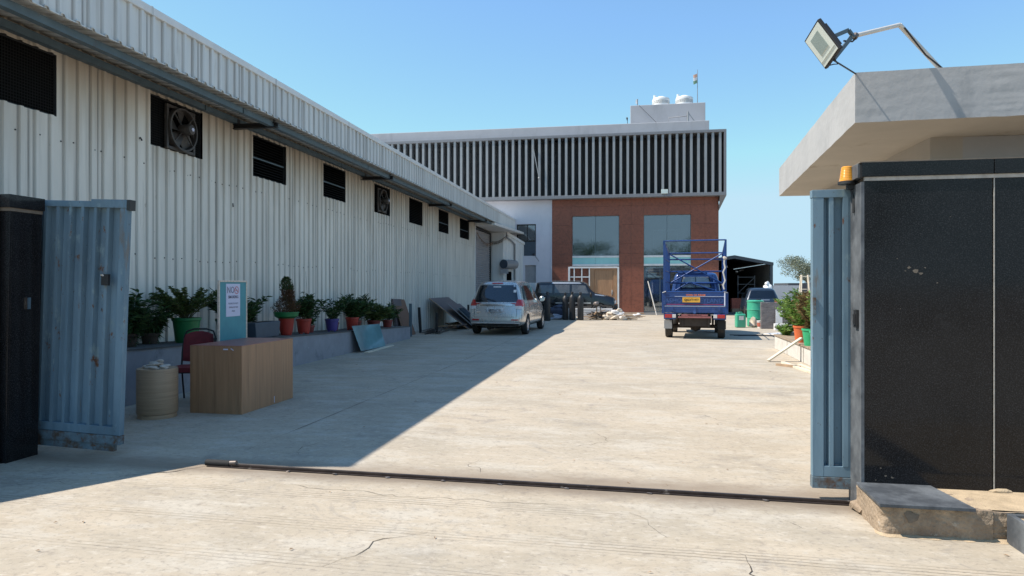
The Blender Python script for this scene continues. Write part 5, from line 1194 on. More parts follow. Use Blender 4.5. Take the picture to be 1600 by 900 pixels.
def decal(tree, corners, axis, nu=8, nv=6, off=.006, th=.004, bow=0):
    """panel projected on the hull: corners are 4 points (a,b) in the plane; axis 'R','L' (side) or 'B' (rear) or 'F' (front)"""
    rows = []
    for j in range(nv+1):
        row = []
        for i in range(nu+1):
            u, v = i/nu, j/nv
            p = [(corners[0][k]*(1-u)+corners[1][k]*u)*(1-v)+(corners[3][k]*(1-u)+corners[2][k]*u)*v for k in (0,1)]
            if axis in 'RL':
                s = 1 if axis == 'R' else -1; o = Vector((2*s, p[0], p[1])); d = Vector((-s,0,0))
            else:
                s = -1 if axis == 'B' else 1; o = Vector((p[0], 12*s if s > 0 else -3, p[1])); d = Vector((0,-s,0))
            hit, nr, _, _ = tree.ray_cast(o, d)
            row.append((hit, nr, -d) if hit is not None else None)
        rows.append(row)
    m = MB(); idx = {}
    for j in range(nv+1):
        for i in range(nu+1):
            r = rows[j][i]
            if r:
                nr = r[1] if r[1].dot(r[2]) > 0 else -r[1]; idx[(i,j)] = len(m.v); m.v.append(tuple(r[0]+nr*off))
    for j in range(nv):
        for i in range(nu):
            k = [(i,j),(i+1,j),(i+1,j+1),(i,j+1)]
            if all(q in idx for q in k): m.f.append(tuple(idx[q] for q in k)); m.m.append(0)
    return m
def dec(name, me_tree, corners, axis, mat, parent, **k):
    m = decal(me_tree, corners, axis, **k)
    return obj(name, m, mat, parent, smooth=60)
def wheel(parent, x, y, r, wdt, side, rim='alloy', tyre='rubber', spokes=5, steer=0):
    rr = r*.64; s = side
    m = MB(); m.lathe([(rr,-wdt/2),(r*.93,-wdt/2),(r,-wdt/2+.03),(r,wdt/2-.03),(r*.93,wdt/2),(rr,wdt/2),(rr*.97,wdt/2-.03)], 32, (0,0,0), 'x'); m.f = m.f[:-1]; m.m = m.m[:-1]
    w_ = obj('wheel', m, tyre, parent, smooth=40); w_.location = (x, y, r)
    m = MB(); f = wdt/2*s
    m.lathe([(rr, f-.055*s),(rr*.97, f-.01*s),(rr*.90, f-.02*s),(rr*.88, f-.06*s),(0, f-.07*s)], 28, (0,0,0), 'x')
    for k in range(spokes):
        a = 2*pi*k/spokes; c_, s2 = cos(a), sin(a); m.bar((f-.03*s, c_*rr*.1, s2*rr*.1), (f-.022*s, c_*rr*.92, s2*rr*.92), .045, .03, (1,0,0))
    m.lathe([(rr*.22, f-.05*s),(rr*.2, f-.015*s),(0, f-.012*s)], 16, (0,0,0), 'x')
    obj('rim', m, rim, w_, smooth=40)
    for k in range(5): pass
    return w_

# ---- silver MPV seen from behind
t = thing('parked_car', 'silver family car with dented tailgate parked in the shade by the shutter', 'car', (-4.03, 20.12, 0), R(-2.5))
ST = [(.05,.16,.42,.36,.96,1.58,.74,.74,.52),(.10,.20,.46,.30,.97,1.615,.815,.80,.57),(.30,.36,.62,.235,.98,1.645,.86,.845,.61),(.8,.8,.95,.22,.99,1.675,.868,.86,.635),(1.5,1.5,1.5,.22,.99,1.69,.868,.865,.645),
      (2.3,2.3,2.2,.22,.98,1.68,.868,.865,.64),(2.75,2.75,2.6,.22,.97,1.645,.868,.86,.63),(3.2,3.2,3.12,.22,.96,1.36,.868,.85,.62),(3.55,3.55,3.5,.22,.94,1.06,.865,.84,.66),(4.0,3.98,3.95,.24,.84,.93,.85,.79,.60),(4.25,4.24,4.22,.28,.70,.78,.78,.68,.5),(4.36,4.34,4.32,.34,.58,.62,.62,.5,.4)]
wl_ = [(.78,.86,.31),(-.78,.86,.31),(.78,3.60,.31),(-.78,3.60,.31)]
me = hull(ST, wells=wl_, well_r=.345, well_w=.24); tr = bvh(me); body = finish(me, 'silver_paint', t)
for (x, y, z) in wl_: wheel(t, x-.0*(1 if x > 0 else -1), y, .305, .185, 1 if x > 0 else -1, spokes=7)
dec('rear_window', tr, [(-.79,1.01),(.79,1.01),(.64,1.53),(-.64,1.53)], 'B', 'car_glass', t, nu=16, nv=8)
for S_ in 'RL':
    g1 = dec('quarter_window', tr, [(.50,1.08),(.98,1.06),(1.0,1.50),(.80,1.47)], S_, 'car_glass', t)
    dec('rear_door_window', tr, [(1.06,1.06),(1.93,1.05),(1.90,1.53),(1.07,1.51)], S_, 'car_glass', t)
    dec('front_door_window', tr, [(2.02,1.05),(3.12,1.04),(2.62,1.46),(1.99,1.53)], S_, 'car_glass', t)
    for (a, b) in ((1.0,1.045),(1.93,1.985)): dec('window_pillar', tr, [(a,1.05),(b,1.05),(b,1.52),(a,1.5)], S_, 'black_plastic', t, nu=1)
    for y in (1.12, 1.98, 3.0):
        dec('door_seam', tr, [(y,.33),(y+.010,.33),(y+.010,1.03),(y,1.03)], S_, 'black_plastic', t, nu=1, nv=10, off=.002)
    for y in (1.75, 2.75): dec('door_handle', tr, [(y-.1,.90),(y+.1,.90),(y+.1,.93),(y-.1,.93)], S_, 'silver_paint', t, nu=2, nv=1, off=.02)
    dec('sill_trim', tr, [(1.25,.27),(3.2,.27),(3.2,.33),(1.25,.33)], S_, 'black_plastic', t, nu=8, nv=1, off=.004)
    s = 1 if S_ == 'R' else -1
    m = MB(); m.lump((s*.95, 3.02, 1.06), (.10,.06,.085), 2, 2); o = obj('door_mirror', m, 'silver_paint', t, smooth=60)
    m = MB(); m.add([(s*.88,2.955,1.0),(s*1.02,2.955,1.0),(s*1.02,2.955,1.12),(s*.88,2.955,1.12)], [(0,1,2,3)]); obj('mirror_glass', m, 'chrome', o)
    # tail lamps wrap the corner
    lp_ = dec('tail_lamp', tr, [(s*.60,.90),(s*.80,.88),(s*.79,1.085),(s*.66,1.08)] if s > 0 else [(-.80,.88),(-.60,.90),(-.66,1.08),(-.79,1.085)], 'B', 'lamp_red', t, nu=6, nv=6, off=.016)
    dec('tail_lamp_side', tr, [(.16,.86),(.46,.92),(.44,1.04),(.20,1.10)], S_, 'lamp_red', lp_, nu=6, nv=6, off=.014)
    dec('lamp_clear', tr, [(s*.62,.80),(s*.79,.80),(s*.79,.895),(s*.61,.895)] if s > 0 else [(-.79,.80),(-.62,.80),(-.61,.895),(-.79,.895)], 'B', 'lamp_clear', lp_, nu=6, nv=4, off=.018)
    dec('bumper_reflector', tr, [(s*.50,.455),(s*.72,.455),(s*.72,.50),(s*.50,.50)] if s > 0 else [(-.72,.455),(-.50,.455),(-.50,.50),(-.72,.50)], 'B', 'lamp_red', t, nu=4, nv=2, off=.012)
dec('garnish', tr, [(-.52,.905),(.52,.905),(.52,.935),(-.52,.935)], 'B', 'chrome', t, nu=14, nv=2, off=.022)
dec('plate_recess', tr, [(-.32,.66),(.32,.66),(.40,.89),(-.40,.89)], 'B', 'silver_paint', t, nu=6, nv=4, off=.004)
pl_ = dec('number_plate', tr, [(-.26,.72),(.26,.72),(.26,.835),(-.26,.835)], 'B', 'plate_white', t, nu=2, nv=2, off=.022)
text_obj('lettering', 'GJ02CL7121', .10, 'plate_ink', pl_, (0,0,.776), (pi/2-.1,0,0), .006, .84, bold=.003)
dec('bumper_lip', tr, [(-.76,.375),(.76,.375),(.76,.40),(-.76,.40)], 'B', 'lamp_clear', t, nu=14, nv=1, off=.02)
dec('bumper_valance', tr, [(-.70,.30),(.70,.30),(.72,.365),(-.72,.365)], 'B', 'black_plastic', t, nu=12, nv=2, off=.008)
for (a, b, c, d) in ((-.66,.655,.56,.565),(-.665,-.655,.56,.90),(.655,.665,.56,.90)):
    dec('tailgate_seam', tr, [(a,c),(b,c),(b,d),(a,d)], 'B', 'black_plastic', t, nu=12, nv=6, off=.003)
dec('brake_light', tr, [(-.17,1.565),(.17,1.565),(.17,1.59),(-.17,1.59)], 'B', 'lamp_red', t, nu=4, nv=1, off=.02)
dec('badge', tr, [(-.60,.70),(-.45,.70),(-.45,.725),(-.60,.725)], 'B', 'chrome', t, nu=2, nv=1, off=.008)
dec('tailgate_dent', tr, [(.36,.60),(.58,.62),(.56,.84),(.42,.83)], 'B', 'fin_frame', t, nu=4, nv=4, off=.003) if False else None
m = MB(); nn2 = 16
dec('window_sticker', tr, [(.52,1.30),(.60,1.30),(.60,1.38),(.52,1.38)], 'B', 'plate_white', t, nu=2, nv=2, off=.012)
dec('window_sticker', tr, [(-.12,1.455),(.12,1.455),(.12,1.485),(-.12,1.485)], 'B', 'plate_white', t, nu=2, nv=1, off=.012)
m = MB(); m.bar((0,.08,1.06),(-.32,.15,1.13),.018,.012); o = obj('wiper', m, 'black_plastic', t); o.location = (0,.05,0)
m = MB(); m.box(-.6,.6,.55,3.9,.2,.26); m.tube([(-.25,.35,.24),(-.25,.75,.24)], .09, 12); obj('underbody', m, 'rubber', t)
for x in (-.33,.33):
    m = MB(); m.lump((x, 1.9, 1.12), (.22,.10,.20), 3, 2); obj('seat_back', m, 'black_plastic', t, smooth=60)

# ---- black SUV seen from the side
t = thing('parked_car', 'black boxy off-road car with long bonnet standing side-on before the entrance', 'car', (-4.42, 31.9, 0), R(-90)); t.scale = (1, .92, .97)
ST = [(.02,.06,.16,.42,1.14,1.70,.80,.78,.64),(.08,.10,.20,.38,1.15,1.74,.87,.85,.70),(.5,.5,.5,.36,1.16,1.76,.88,.87,.73),(1.3,1.3,1.3,.36,1.16,1.77,.88,.87,.74),(2.45,2.45,2.42,.36,1.16,1.76,.88,.87,.74),(2.70,2.74,2.64,.36,1.16,1.72,.88,.86,.73),(2.86,2.94,2.84,.36,1.15,1.44,.88,.85,.72),
      (3.02,3.10,3.06,.36,1.13,1.22,.88,.84,.74),(3.35,3.35,3.35,.36,1.10,1.17,.88,.84,.74),(3.7,3.7,3.7,.38,1.05,1.11,.88,.83,.72),(4.02,4.02,4.0,.40,.98,1.04,.87,.80,.68),(4.12,4.10,4.08,.44,.86,.92,.80,.72,.6)]
wl_ = [(.8,.80,.36),(-.8,.80,.36),(.8,3.3,.36),(-.8,3.3,.36)]
me = hull(ST, sub=1, wells=wl_, well_r=.42, well_w=.26); tr = bvh(me); finish(me, 'black_paint', t)
for (x, y, z) in wl_: wheel(t, x, y, .36, .22, 1 if x > 0 else -1)
for S_ in 'RL':
    dec('rear_side_window', tr, [(.24,1.22),(.98,1.22),(.98,1.60),(.34,1.58)], S_, 'side_glass', t); dec('rear_door_window', tr, [(1.10,1.22),(1.85,1.22),(1.85,1.61),(1.10,1.61)], S_, 'side_glass', t)
    dec('front_door_window', tr, [(1.97,1.21),(2.80,1.20),(2.62,1.57),(1.97,1.61)], S_, 'side_glass', t)
    dec('roof_edge_sheen', tr, [(.95,1.655),(2.62,1.65),(2.55,1.72),(.95,1.73)], S_, 'silver_paint', t, nu=8, nv=2, off=.012)  # pale strip standing in for sunlight on the roof edge
    dec('bonnet_sheen', tr, [(3.10,1.12),(3.95,1.02),(3.95,1.06),(3.10,1.17)], S_, 'silver_paint', t, nu=8, nv=1, off=.008)  # sun sheen on the black bonnet, put in as a pale strip
    for y in (1.04,1.91,2.95): dec('door_seam', tr, [(y,.48),(y+.012,.48),(y+.012,1.14),(y,1.14)], S_, 'rubber', t, nu=1, nv=8, off=.002)
    dec('side_moulding', tr, [(.9,.72),(2.9,.72),(2.9,.78),(.9,.78)], S_, 'silver_paint' if S_ == 'R' else 'black_plastic', t, nu=8, nv=1, off=.012)
    s = 1 if S_ == 'R' else -1
    m = MB(); m.lump((s*.98, 2.92, 1.14), (.10,.06,.09), 2, 2); obj('door_mirror', m, 'black_plastic', t, smooth=60)
    m = MB(); m.box(s*.64-.10, s*.64+.10, 4.06,4.13,.72,.86); obj('headlight', m, 'lamp_clear', t, bev=.01)
m = MB(); m.prism([(-.62,.95),(.62,.95),(.60,2.45),(-.60,2.45)], 1.772, 1.79); obj('roof_sheen', m, 'silver_paint', t, bev=.006)  # added plate, its pale colour stands for the sunlit part of the roof
dec('windscreen', tr, [(-.62,1.20),(.62,1.14),(.55,1.60),(-.55,1.60)], 'F', 'window_glass', t)
m = MB(); m.box(-.80,.80,4.06,4.20,.46,.66); obj('front_bumper', m, 'black_plastic', t, bev=.02)
m = MB(); m.box(-.80,.80,-.12,.06,.42,.62); obj('rear_bumper', m, 'black_plastic', t, bev=.02)
m = MB(); m.lathe([(.36,0),(.36,.18),(.30,.20),(0,.2)], 24, (0,-.22,.95), 'y'); obj('spare_wheel', m, 'rubber', t, smooth=40)

# ---- small dark hatchback in front of the shed
t = thing('parked_car', 'small dark hatchback half hidden behind the grey stone slab', 'car', (6.15, 33.3, 0), R(-4))
ST = [(.04,.10,.40,.34,.84,1.34,.68,.68,.48),(.10,.16,.46,.28,.86,1.38,.76,.75,.54),(.6,.6,.7,.24,.88,1.42,.79,.78,.58),(1.3,1.3,1.3,.22,.88,1.44,.79,.78,.59),(2.1,2.1,2.0,.22,.87,1.41,.79,.78,.58),(2.6,2.6,2.5,.22,.86,1.15,.79,.77,.58),(2.9,2.9,2.85,.22,.84,.94,.78,.75,.6),(3.4,3.38,3.36,.26,.72,.80,.74,.66,.5),(3.5,3.48,3.46,.34,.6,.66,.6,.5,.4)]
wl_ = [(.7,.62,.28),(-.7,.62,.28),(.7,2.9,.28),(-.7,2.9,.28)]
me = hull(ST, wells=wl_, well_r=.31, well_w=.22); tr = bvh(me); finish(me, 'dark_blue_paint', t)
for (x, y, z) in wl_: wheel(t, x, y, .28, .17, 1 if x > 0 else -1)
dec('rear_window', tr, [(-.60,.92),(.60,.92),(.50,1.28),(-.50,1.28)], 'B', 'car_glass', t, nu=12)
dec('tailgate_trim', tr, [(-.30,.83),(.30,.83),(.30,.86),(-.30,.86)], 'B', 'silver_paint', t, nu=8, nv=1, off=.01)
for S_ in 'RL':
    dec('side_window', tr, [(.62,.92),(1.25,.92),(1.25,1.30),(.80,1.30)], S_, 'car_glass', t); dec('side_window', tr, [(1.33,.92),(2.3,.92),(1.95,1.27),(1.33,1.31)], S_, 'car_glass', t)
    s = 1 if S_ == 'R' else -1
    dec('tail_lamp', tr, sorted([(s*.52,.66),(s*.68,.66)])+sorted([(s*.52,.84),(s*.68,.84)], reverse=True), 'B', 'lamp_red', t, nu=3, nv=3, off=.012)

# ---- blue pickup truck with cage
t = thing('pickup_truck', 'blue pickup truck with tall tube cage over its bed, seen from behind', 'truck', (1.80, 19.72, 0), R(-6))
bw = .865; bz0, bz1 = .82, 1.33; BL = 2.35
def T(name, m, mat='truck_blue', **k): return obj(name, m, mat, t, **k)
tg = MB(); tg.box(-bw+.03, bw-.03, 0, .035, bz0+.02, bz1); tgo = T('tailgate', tg, bev=.006)
m = MB()
m.box(-bw+.06, bw-.06, -.014, -.0005, bz1-.13, bz1-.115); m.box(-bw+.06, bw-.06, -.012, -.0005, bz0+.13, bz0+.145)
m.box(-bw+.06,-bw+.075,-.014,-.0005,bz0+.146,bz1-.131); m.box(bw-.075,bw-.06,-.014,-.0005,bz0+.146,bz1-.131); obj('pressed_rib', m, 'truck_blue_pale', tgo, bev=.003)
m = MB(); m.box(-bw+.08, bw-.08, -.004, -.0008, bz0+.150, bz0+.172); obj('red_stripe', m, 'stripe_red', tgo)
m = MB(); m.box(-bw+.04, bw-.04, -.004, -.0008, bz0+.100, bz0+.122); obj('white_stripe', m, 'stripe_white', tgo)
m = MB(); m.box(-bw+.32, bw-.06, -.0155, -.0145, bz1-.128, bz1-.117); obj('white_stripe', m, 'stripe_white', tgo)
m = MB(); m.tube([(-bw+.04,.015,bz1),(bw-.04,.015,bz1)], .022, 8); obj('top_tube', m, 'truck_blue', tgo, smooth=50)
text_obj('embossed_lettering', 'ASHOK', .17, 'truck_blue_pale', tgo, (-.52,-.004,bz0+.265), (pi/2,0,0), .006, 1.05)
text_obj('embossed_lettering', 'LEYLAND', .17, 'truck_blue_pale', tgo, (.42,-.004,bz0+.265), (pi/2,0,0), .006, .98)
text_obj('lettering', 'HORN OK PLEASE', .065, 'orange_print', tgo, (.03,-.016,bz1-.085), (pi/2,0,0), .002, 1.0, bold=.002)
m = MB(); m.box(-.33,.15,-.030,-.018,bz0+.22,bz0+.36); pl_ = T('number_plate', m, 'plate_yellow', bev=.004)
text_obj('lettering', 'GJ02XT1977', .085, 'plate_ink', pl_, (-.09,-.032,bz0+.29), (pi/2,0,0), .001, .88, bold=.001)
for x in (-.62, 0, .66):
    m = MB(); m.box(x-.045,x+.045,-.02,-.001,bz0-.02,bz0+.09); T('hinge', m, bev=.004)
m = MB(); m.lathe([(.045,-.03),(.045,-.002)], 16, (0,0,bz0-.05), 'y'); T('tow_eye', m, 'truck_blue_pale')
for s in (-1,1):
    m = MB(); m.box(min(s*(bw-.03),s*bw), max(s*(bw-.03),s*bw), .036, BL, bz0+.02, bz1)
    sd_ = T('side_panel', m, bev=.005)
    m = MB()
    for k in range(5): y = .25+k*.45; m.box(min(s*bw,s*(bw+.02)), max(s*bw,s*(bw+.02)), y, y+.05, bz0+.03, bz1-.01)
    obj('side_rib', m, 'truck_blue', sd_, bev=.003)
    m = MB(); m.box(s*bw-.04, s*bw+.04, -.01, .06, bz0-.10, bz1); T('corner_post', m, bev=.006)
m = MB(); m.box(-bw, bw, .0, BL, bz0-.07, bz0+.018); T('bed_floor', m)
m = MB(); m.box(-bw+.03, bw-.03, BL-.03, BL, bz0+.02, bz1+.02); T('front_board', m)
for x in (-.5,-.17,.17,.5):
    m = MB(); m.box(x-.03,x+.03,BL-.06,BL-.031,bz0+.02,bz1+.02); T('board_rib', m, 'truck_blue_pale')
# cage
hr, hf = 2.80, 2.56; cx = bw-.03; r_ = .019
for s in (-1,1):
    m = MB(); m.box(s*cx-.028, s*cx+.028, -.02, .03, bz1-.35, hr); T('cage_post', m)
    m = MB(); m.box(s*(cx-.02)-.028, s*(cx-.02)+.028, BL-.06, BL, bz1, hf); T('cage_post', m)
    m = MB(); m.tube([(s*cx,0,hr-.02),(s*(cx-.02),BL-.03,hf-.02)], .02, 8); T('cage_rail', m, smooth=50)
    for zz in (1.62, 1.95, 2.28):
        m = MB(); m.tube([(s*cx,0,zz),(s*(cx-.02),BL-.03,zz)], r_*.8, 6); T('cage_rail', m, smooth=50)
    # sheet infill of the cage sides
    m = MB(); m.add([(s*(cx+.001),.032,bz1+.01),(s*(cx-.018),BL-.07,bz1+.01),(s*(cx-.018),BL-.07,hf-.05),(s*(cx+.001),.032,hr-.05)], [(0,1,2,3)]); 
    for y in (.6,1.2,1.8):
        m = MB(); z = hr-.02+(hf-hr)*y/BL; m.tube([(s*(cx-.005),y,bz1),(s*(cx-.005),y,z)], r_, 6); T('cage_rail', m, smooth=50)
m = MB(); m.tube([(-cx,0,hr-.02),(cx,0,hr-.01)], .02, 8); T('cage_bar', m, smooth=50)
for zz in (hf-.02, 2.34, 1.96, 1.60):
    m = MB(); m.tube([(-cx+.02,BL-.03,zz),(cx-.02,BL-.03,zz)], .022 if zz > 1.9 else .03, 8); T('cage_bar', m, smooth=50)
m = MB(); m.tube([(-cx+.02,BL-.06,hf-.04),(cx-.1,BL-.06,1.62)], .021, 8); T('cage_brace', m, smooth=50)
m = MB(); m.tube([(cx-.02,BL-.06,hf-.04),(-cx+.1,BL-.06,1.62)], .021, 8); T('cage_brace', m, smooth=50)
m = MB(); m.tube([(-.62,BL-.1,1.36),(-.2,BL-.1,1.62),(.6,BL-.1,1.36)], .02, 8); T('cage_brace', m, smooth=50)
m = MB(); m.tube([(-cx,.02,2.15),(-cx,.02,2.2)], .02); 
m = MB(); rr_ = random.Random(2); pts = [(cx-.03,-.03,2.25)]
for k in range(7): pts.append((cx-.04+.03*sin(k*2.1), -.035, 2.25-.12*(k+1)))
m.tube(pts, .022, 6); T('rag_strip', m, 'pipe_white', smooth=60)
m = MB(); m.lump((cx-.02,-.04,2.27),(.05,.03,.045),5,2); T('rag_knot', m, 'cloth_white', smooth=60)
m = MB(); m.tube([(cx-.02,-.02,1.33),(cx-.02,-.02,.95)], .02, 6); T('latch_rod', m, 'stripe_white')
for s in (-1,1):
    m = MB(); m.tube([(s*(bw+.02),-.03,bz1-.02),(s*(bw-.08),-.03,bz1+.02)], .016, 6); T('latch', m, 'fin_grey')
# cab
CB = BL+.06
ST = [(CB,CB,CB+.10,.72,1.28,1.86,.70,.72,.60),(CB+.06,CB+.06,CB+.14,.60,1.30,1.93,.78,.77,.66),(CB+.5,CB+.5,CB+.5,.55,1.30,1.97,.80,.79,.67),(CB+1.0,CB+1.0,CB+.95,.55,1.28,1.93,.80,.79,.65),(CB+1.5,CB+1.5,CB+1.3,.5,1.2,1.55,.80,.78,.64),(CB+1.8,CB+1.8,CB+1.7,.45,1.05,1.2,.78,.74,.6),(CB+1.95,CB+1.95,CB+1.9,.45,.9,.98,.7,.64,.5)]
me = hull(ST); tr = bvh(me); finish(me, 'truck_blue', t, 'cab')
dec('rear_cab_window', tr, [(-.46,1.46),(.46,1.46),(.40,1.79),(-.40,1.79)], 'B', 'cab_glass', t, nu=8)
m = MB(); m.bar((-.47,CB-.02,1.44),(.47,CB-.02,1.44),.03,.03); m.bar((-.47,CB-.02,1.44),(-.40,CB+.06,1.79),.03,.03,(1,0,0)); m.bar((.47,CB-.02,1.44),(.40,CB+.06,1.79),.03,.03,(1,0,0)); m.bar((.0,CB-.02,1.44),(.0,CB+.06,1.79),.02,.02,(1,0,0)); T('window_seal', m, 'black_plastic')
m = MB(); m.tube([(-.55,CB-.02,1.90),(.35,CB-.02,1.90)], .045, 10); T('rolled_tarp', m, 'truck_blue', smooth=60)
for s in (-1,1):
    m = MB(); m.lump((s*.86, CB-.05+1.1, 1.5), (.09,.04,.13), 3, 2); T('cab_mirror', m, 'black_plastic', smooth=60)
    m = MB(); m.tube([(s*.62,CB-.06,1.34),(s*.52,CB-.02,1.85)], .028, 8); T('cab_pillar', m, 'truck_blue_pale', smooth=60)
# rear lamps, lettered bar, chassis, wheels
for s in (-1,1):
    m = MB(); m.box(s*.68-.17, s*.68+.17, .0, .06, .555, .735); lpn = T('lamp_panel', m, bev=.02)
    m = MB(); x0 = s*.72; m.box(x0-.10,x0+.10,-.018,-.002,.60,.70); obj('tail_lamp', m, 'lamp_red', lpn, bev=.006)
    x0 = s*.56; m = MB(); m.box(x0-.05,x0+.05,-.016,-.002,.60,.70); obj('lamp_clear', m, 'lamp_clear', lpn, bev=.006)
m = MB(); m.box(-.36,.36,-.03,-.005,.655,.70); m.box(-.45,.45,-.045,-.032,.60,.645); T('rear_bar', m, 'pink_bar', bev=.003)
text_obj('lettering', 'ASHOK LEYLAND', .045, 'plate_ink', t, (0,-.034,.678), (pi/2,0,0), .001, 1.1)
m = MB(); m.bar((-.33,.1,.35),(-.33,.1,.74),.05,.04,(0,1,0)); m.bar((.38,.1,.35),(.38,.1,.74),.05,.04,(0,1,0)); m.box(-.42,.42,.12,.16,.36,.60); m.box(-.45,.45,.2,2.2,.45,.62); T('chassis', m, 'under_brown', bev=.006)
m = MB(); m.tube([(-.62,.75,.33),(.62,.75,.33)], .055, 10); m.lathe([(.0,-.17),(.10,-.13),(.16,0),(.10,.13),(0,.17)], 20, (0.02,.75,.33), 'x'); T('rear_axle', m, 'under_brown', smooth=50)
for s in (-1,1):
    m = MB(); m.bar((s*.5,.1,.62),(s*.5,.75,.40),.06,.035); m.bar((s*.5,.75,.40),(s*.5,1.5,.60),.06,.035); T('leaf_spring', m, 'under_brown')
    m = MB(); m.box(s*.74-.11, s*.74+.11, .20,.215, .28, .52); T('mudflap', m, 'fin_grey' if s < 0 else 'rubber')
    wheel(t, s*.735, .72, .335, .20, s, rim='under_brown', tyre='tyre_dusty'); wheel(t, s*.68, 3.1, .32, .19, s, rim='under_brown', tyre='tyre_dusty')
m = MB(); m.tube([(.55,.3,.36),(.62,.35,.31),(.7,.3,.33)], .008, 5); T('hanging_wire', m, 'black_plastic')

# ============================================================ cylinders, scrap, marble before the entrance
for (x, y, h, lab) in ((-3.50,29.1,1.15,'black gas cylinder standing apart, nearest the silver car'),(-2.82,30.1,1.10,'leftmost of the three black gas cylinders in a row'),(-2.50,29.95,1.15,'middle one of the three black gas cylinders in a row'),(-2.13,29.85,1.12,'rightmost of the three black gas cylinders in a row')):
    t = thing('gas_cylinder', lab, 'gas cylinder', (x, y, 0), 0, 'black gas cylinders'); r = .135
    m = MB(); m.lathe([(r*.9,0),(r,.03),(r,h-.20),(r*.86,h-.11),(r*.5,h-.05),(.04,h-.02)], 20); obj('cylinder_body', m, 'cylinder_black', t, smooth=30)
    m = MB(); m.lathe([(.045,h-.03),(.045,h+.02),(.06,h+.03),(.055,h+.10),(0,h+.12)], 12); obj('valve_cap', m, 'cylinder_black', t, smooth=30)
t = thing('marble_stack', 'stack of white marble slabs on the ground below the black off-road car', 'marble', (-2.0, 31.0, 0))
for k in range(5):
    m = MB(); m.box(-1.75+.05*sin(k*3), 1.25+.12*cos(k*2), -.25, .15, .02+k*.095, .02+k*.095+.085); obj('marble_slab', m, 'marble_white' if k > 1 else 'sack_white', t, bev=.006)
rd = random.Random(21)
t = thing('wood_scrap', 'jumbled pile of wood offcuts and branches in front of the entrance', 'wood', (-1.25, 30.5, 0))
for k in range(46):
    a = rd.uniform(0, 2*pi); L = rd.uniform(.25,.95); m = MB(); c = Vector((rd.gauss(.0,.42), rd.gauss(0,.16), rd.uniform(.03,.38)*math.exp(-.0))); d = Vector((cos(a), .3*sin(a), rd.uniform(-.3,.3)))*L/2
    c.z = max(c.z*(1-abs(c.x)/1.6), abs(d.z)+.02)
    m.bar(c-d, c+d, rd.uniform(.02,.07), rd.uniform(.02,.05)); obj('offcut', m, rd.choice(['wood_raw','bark','scrap_metal','black_plastic']), t)
t = thing('machine_stand', 'small rusty machine on a stand rising from the wood scrap', 'machine', (-1.45, 30.4, 0))
m = MB(); m.bar((0,0,0),(0,0,.62),.05,.05,(0,1,0)); m.bar((.25,0,0),(.15,0,.6),.04,.04,(0,1,0)); obj('stand_leg', m, 'bark', t)
m = MB(); m.lump((0,0,.74),(.14,.10,.10),3,2); m.bar((.0,0,.66),(.45,0,.6),.06,.06); obj('machine_head', m, 'scrap_metal', t, smooth=50)
t = thing('rubble_sacks', 'torn pale sacks of rubble at the right end of the scrap pile', 'sacks', (-.55, 30.4, 0))
for k, (x, z, a, b, c, mt) in enumerate([(-.25,.16,.28,.2,.17,'sack'),(.05,.30,.24,.18,.15,'sack_white'),(-.05,.12,.30,.22,.13,'sack'),(.30,.12,.26,.2,.13,'sack_white'),(-.45,.10,.2,.2,.11,'sack'),(.12,.42,.12,.1,.08,'sack')]):
    m = MB(); m.lump((x,0,z),(a,b,c),k+20,3); obj('sack', m, mt, t, smooth=70)
t = thing('plank_heap', 'short wooden planks fanned on the sunlit ground beside the sacks', 'planks', (-.0, 30.25, 0))
for k in range(9):
    m = MB(); a = rd.uniform(-.5,.5); L = rd.uniform(.5,1.1); c = Vector((rd.uniform(-.25,.25), rd.uniform(-.12,.12), .04+.035*k)); d = Vector((cos(a), sin(a)*.5, rd.uniform(-.05,.12)))*L/2; m.bar(c-d, c+d, .08, .025); obj('plank', m, 'wood_raw' if k % 3 else 'wood_pale', t)
m = MB(); m.lump((.32,0,.22),(.16,.12,.10),51,2); obj('crumpled_paper', m, 'sack_white', t, smooth=70)
t = thing('tarpaulin', 'dark blue crumpled tarpaulin lying between the gas cylinders', 'tarpaulin', (-3.15, 30.6, 0))
m = MB(); m.lump((0,0,.28),(.42,.2,.26),61,3); obj('tarp_fold', m, 'tarp_blue', t, smooth=60)
m = MB(); m.lump((.05,-.28,.10),(.38,.16,.11),62,3); obj('tarp_fold', m, 'tarp_grey', t, smooth=60)
m = MB(); m.lump((.12,-.05,.55),(.26,.14,.10),64,3); obj('tarp_fold', m, 'tarp_blue', t, smooth=60)
m = MB(); m.lump((.7,-.2,.06),(.2,.14,.07),63,3); obj('tarp_fold', m, 'sack', t, smooth=60)
t = thing('white_crate', 'white panel box behind the black off-road car', 'box', (-4.75, 33.2, 0)); m = MB(); m.box(-.14,.2,-.2,.2,0,1.66); obj('box_body', m, 'marble_white', t, bev=.01)
t = thing('gas_pole', 'thin pole leaning on the ground-floor glazing left of the truck', 'pole', (1.05, 35.2, 0)); m = MB(); m.tube([(.3,0,0),(-.12,.7,1.75)], .03, 6); obj('pole', m, 'pipe_white', t)

